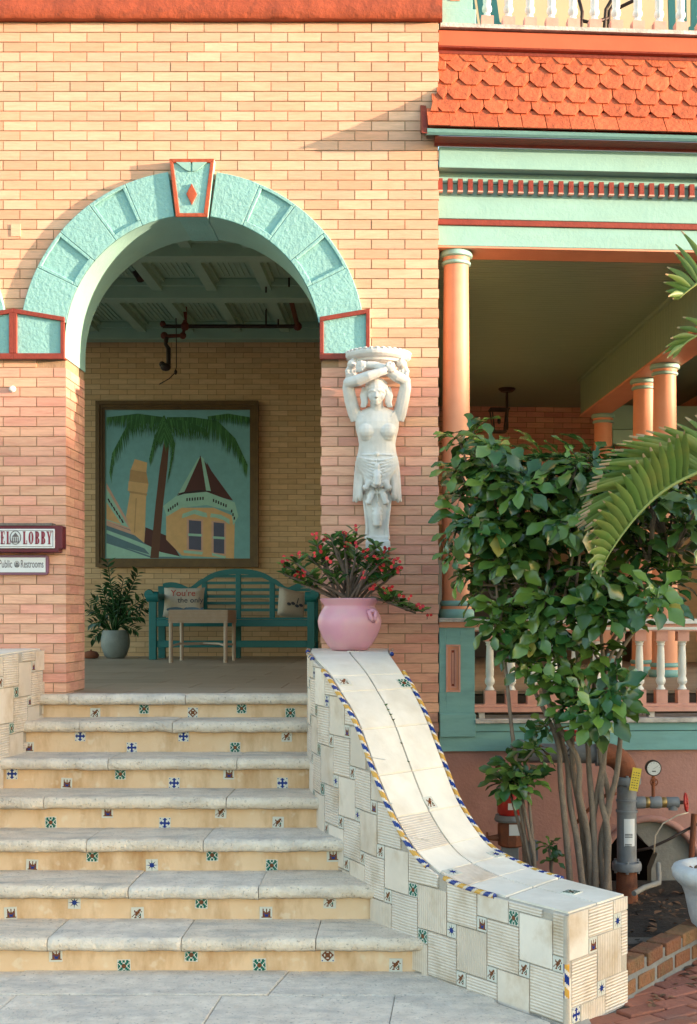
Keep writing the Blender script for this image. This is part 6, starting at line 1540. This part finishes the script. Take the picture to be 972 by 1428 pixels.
# ================================================================== palm at the right edge
pt_ = thing('palm_tree', 'palm with broad arching fronds reaching in front of the porch', 'palm', (2.0, -1.3, -1.25))
q = MB(); q.tube([(2.05, -1.25, -1.25), (2.0, -1.25, 0), (1.96, -1.22, 1.2), (1.95, -1.2, 2.2)], [.10, .075, .06, .05], 14); q.build('trunk', 'bark', pt_, smooth=180)
def frond(rach, leaflets, y, mat_='palm_leaf', wd=.055):
    pts = [P(px, py, y+dy) for px, py, dy in rach]; fine = [Vector(v_) for v_ in catmull([tuple(p) for p in pts], 8)]
    q = MB(); q.tube(fine, [.012*(1-.8*k/(len(fine)-1)) for k in range(len(fine))], 7); fr = q.build('frond', 'palm_rib', pt_, smooth=180)
    r = random.Random(len(leaflets)*7+int(rach[0][1]))
    for (t, tx_, ty_, dy) in leaflets:
        f = t*(len(fine)-1); i = min(int(f), len(fine)-2); b = fine[i].lerp(fine[i+1], f-i); e = P(tx_, ty_, y+dy); d = e-b; L = d.length
        side = d.cross(Vector((0, 1, .25))).normalized(); nrm = side.cross(d).normalized(); rows = []; n = 9
        for k in range(n+1):
            u = k/n; w = wd*(.5+.5*min(1, u*3))*(1 if u < .5 else 1-(u-.5)/.5*.82)*.5
            c = b+d*u+Vector((0, 0, -.05*L*u*u+.05*L*math.sin(u*math.pi)))
            rows.append([c-side*w+nrm*w*.4, c, c+side*w+nrm*w*.4])
        q = MB(); q.sheet(rows); 
        for k in range(len(q.f)): q.m[k] = 1 if k//2 >= n-1 and r.random() < .8 else 0
        q.build('leaflet', [mat_, 'palm_dry'], fr, smooth=180)
rach = [(1060, 640, .1), (1000, 650, .02), (960, 665, 0), (925, 685, -.03), (895, 712, -.05), (868, 745, -.06), (848, 775, -.06), (838, 795, -.05)]
lfl = []
N = 36
for i in range(N):            # broad fan of leaflets towards the left
    t = .08+.52*i/(N-1); ang = i/(N-1)
    ctrl = [(968, 572), (940, 588), (905, 592), (880, 602), (858, 618), (842, 634), (830, 650), (822, 668), (812, 684), (808, 700), (806, 716), (806, 728), (818, 738), (824, 752), (828, 766), (834, 780)]
    f = ang*(len(ctrl)-1); k = min(int(f), len(ctrl)-2); cx_ = ctrl[k][0]*(1-f+k)+ctrl[k+1][0]*(f-k); cy_ = ctrl[k][1]*(1-f+k)+ctrl[k+1][1]*(f-k)
    lfl.append((t, cx_+rsn.uniform(-4, 4), cy_+rsn.uniform(-3, 3), .10*math.sin(i*1.3)+.05))
for i in range(21):           # front row, shorter and curled
    t = .30+.68*i/20; ctrl = [(955, 596), (940, 604), (922, 612), (903, 622), (890, 636), (876, 646), (862, 664), (848, 682), (838, 700), (828, 720), (822, 742), (820, 764), (820, 786), (830, 797), (838, 803)]
    f = i/20*(len(ctrl)-1); k = min(int(f), len(ctrl)-2); lfl.append((t, ctrl[k][0]*(1-f+k)+ctrl[k+1][0]*(f-k), ctrl[k][1]*(1-f+k)+ctrl[k+1][1]*(f-k), -.16))
frond(rach, lfl, -1.3, wd=.046)
frond([(1080, 330, .1), (1020, 360, .05), (985, 385, 0), (960, 405, 0), (948, 415, 0)], [(.45, 950, 318, .05), (.55, 942, 337, .05), (.6, 940, 348, .0), (.65, 930, 370, .05), (.7, 928, 380, -.05), (.75, 925, 392, 0), (.82, 928, 405, .05), (.85, 932, 412, -.05), (.9, 938, 416, 0), (.3, 985, 310, 0), (.35, 972, 318, .05)], -1.3, wd=.032)
frond([(1080, 440, .1), (1020, 450, .05), (985, 462, 0), (962, 474, 0), (948, 486, 0)], [(.45, 952, 440, .05), (.55, 944, 455, .05), (.65, 935, 470, -.05), (.72, 928, 482, .0), (.8, 924, 492, .05), (.88, 930, 498, -.05), (.95, 938, 500, 0), (.5, 968, 448, .1)], -1.3, wd=.028)
# ================================================================== unseen house, assumed and added to shade the lower facade
sd_ = Vector((SUN.x, SUN.y, 0)).normalized(); HD = 55.0
hc = sd_*HD; tz = 1.95+(HD-.2)*SUN.z/math.hypot(SUN.x, SUN.y)
hs = thing('shade_house', 'unseen house added across the garden to shade the lower facade', 'house', (hc.x, hc.y, -1.3))
Mh = Matrix((Vector((-sd_.y, sd_.x, 0)), sd_, Vector((0, 0, 1)))).transposed()
def hb(name, mt, a0, a1, b0, b1, z0, z1):
    q = MB(); q.cbox(hc+Mh @ Vector(((a0+a1)/2, (b0+b1)/2, 0))+Vector((0, 0, (z0+z1)/2)), (a1-a0, b1-b0, z1-z0), Mh); return q.build(name, mt, hs)
hb('wall', 'house_wall', -16, 16, 0, 9, -1.3, tz-.3); hb('roof', 'house_roof', -16.4, 16.4, -.4, 9.4, tz-.3, tz)
for i in range(9):
    for zf in (.2, 3.2): w_ = hb('window', 'glass', -14.5+i*3.4, -13.2+i*3.4, -.05, .02, zf, zf+1.5)
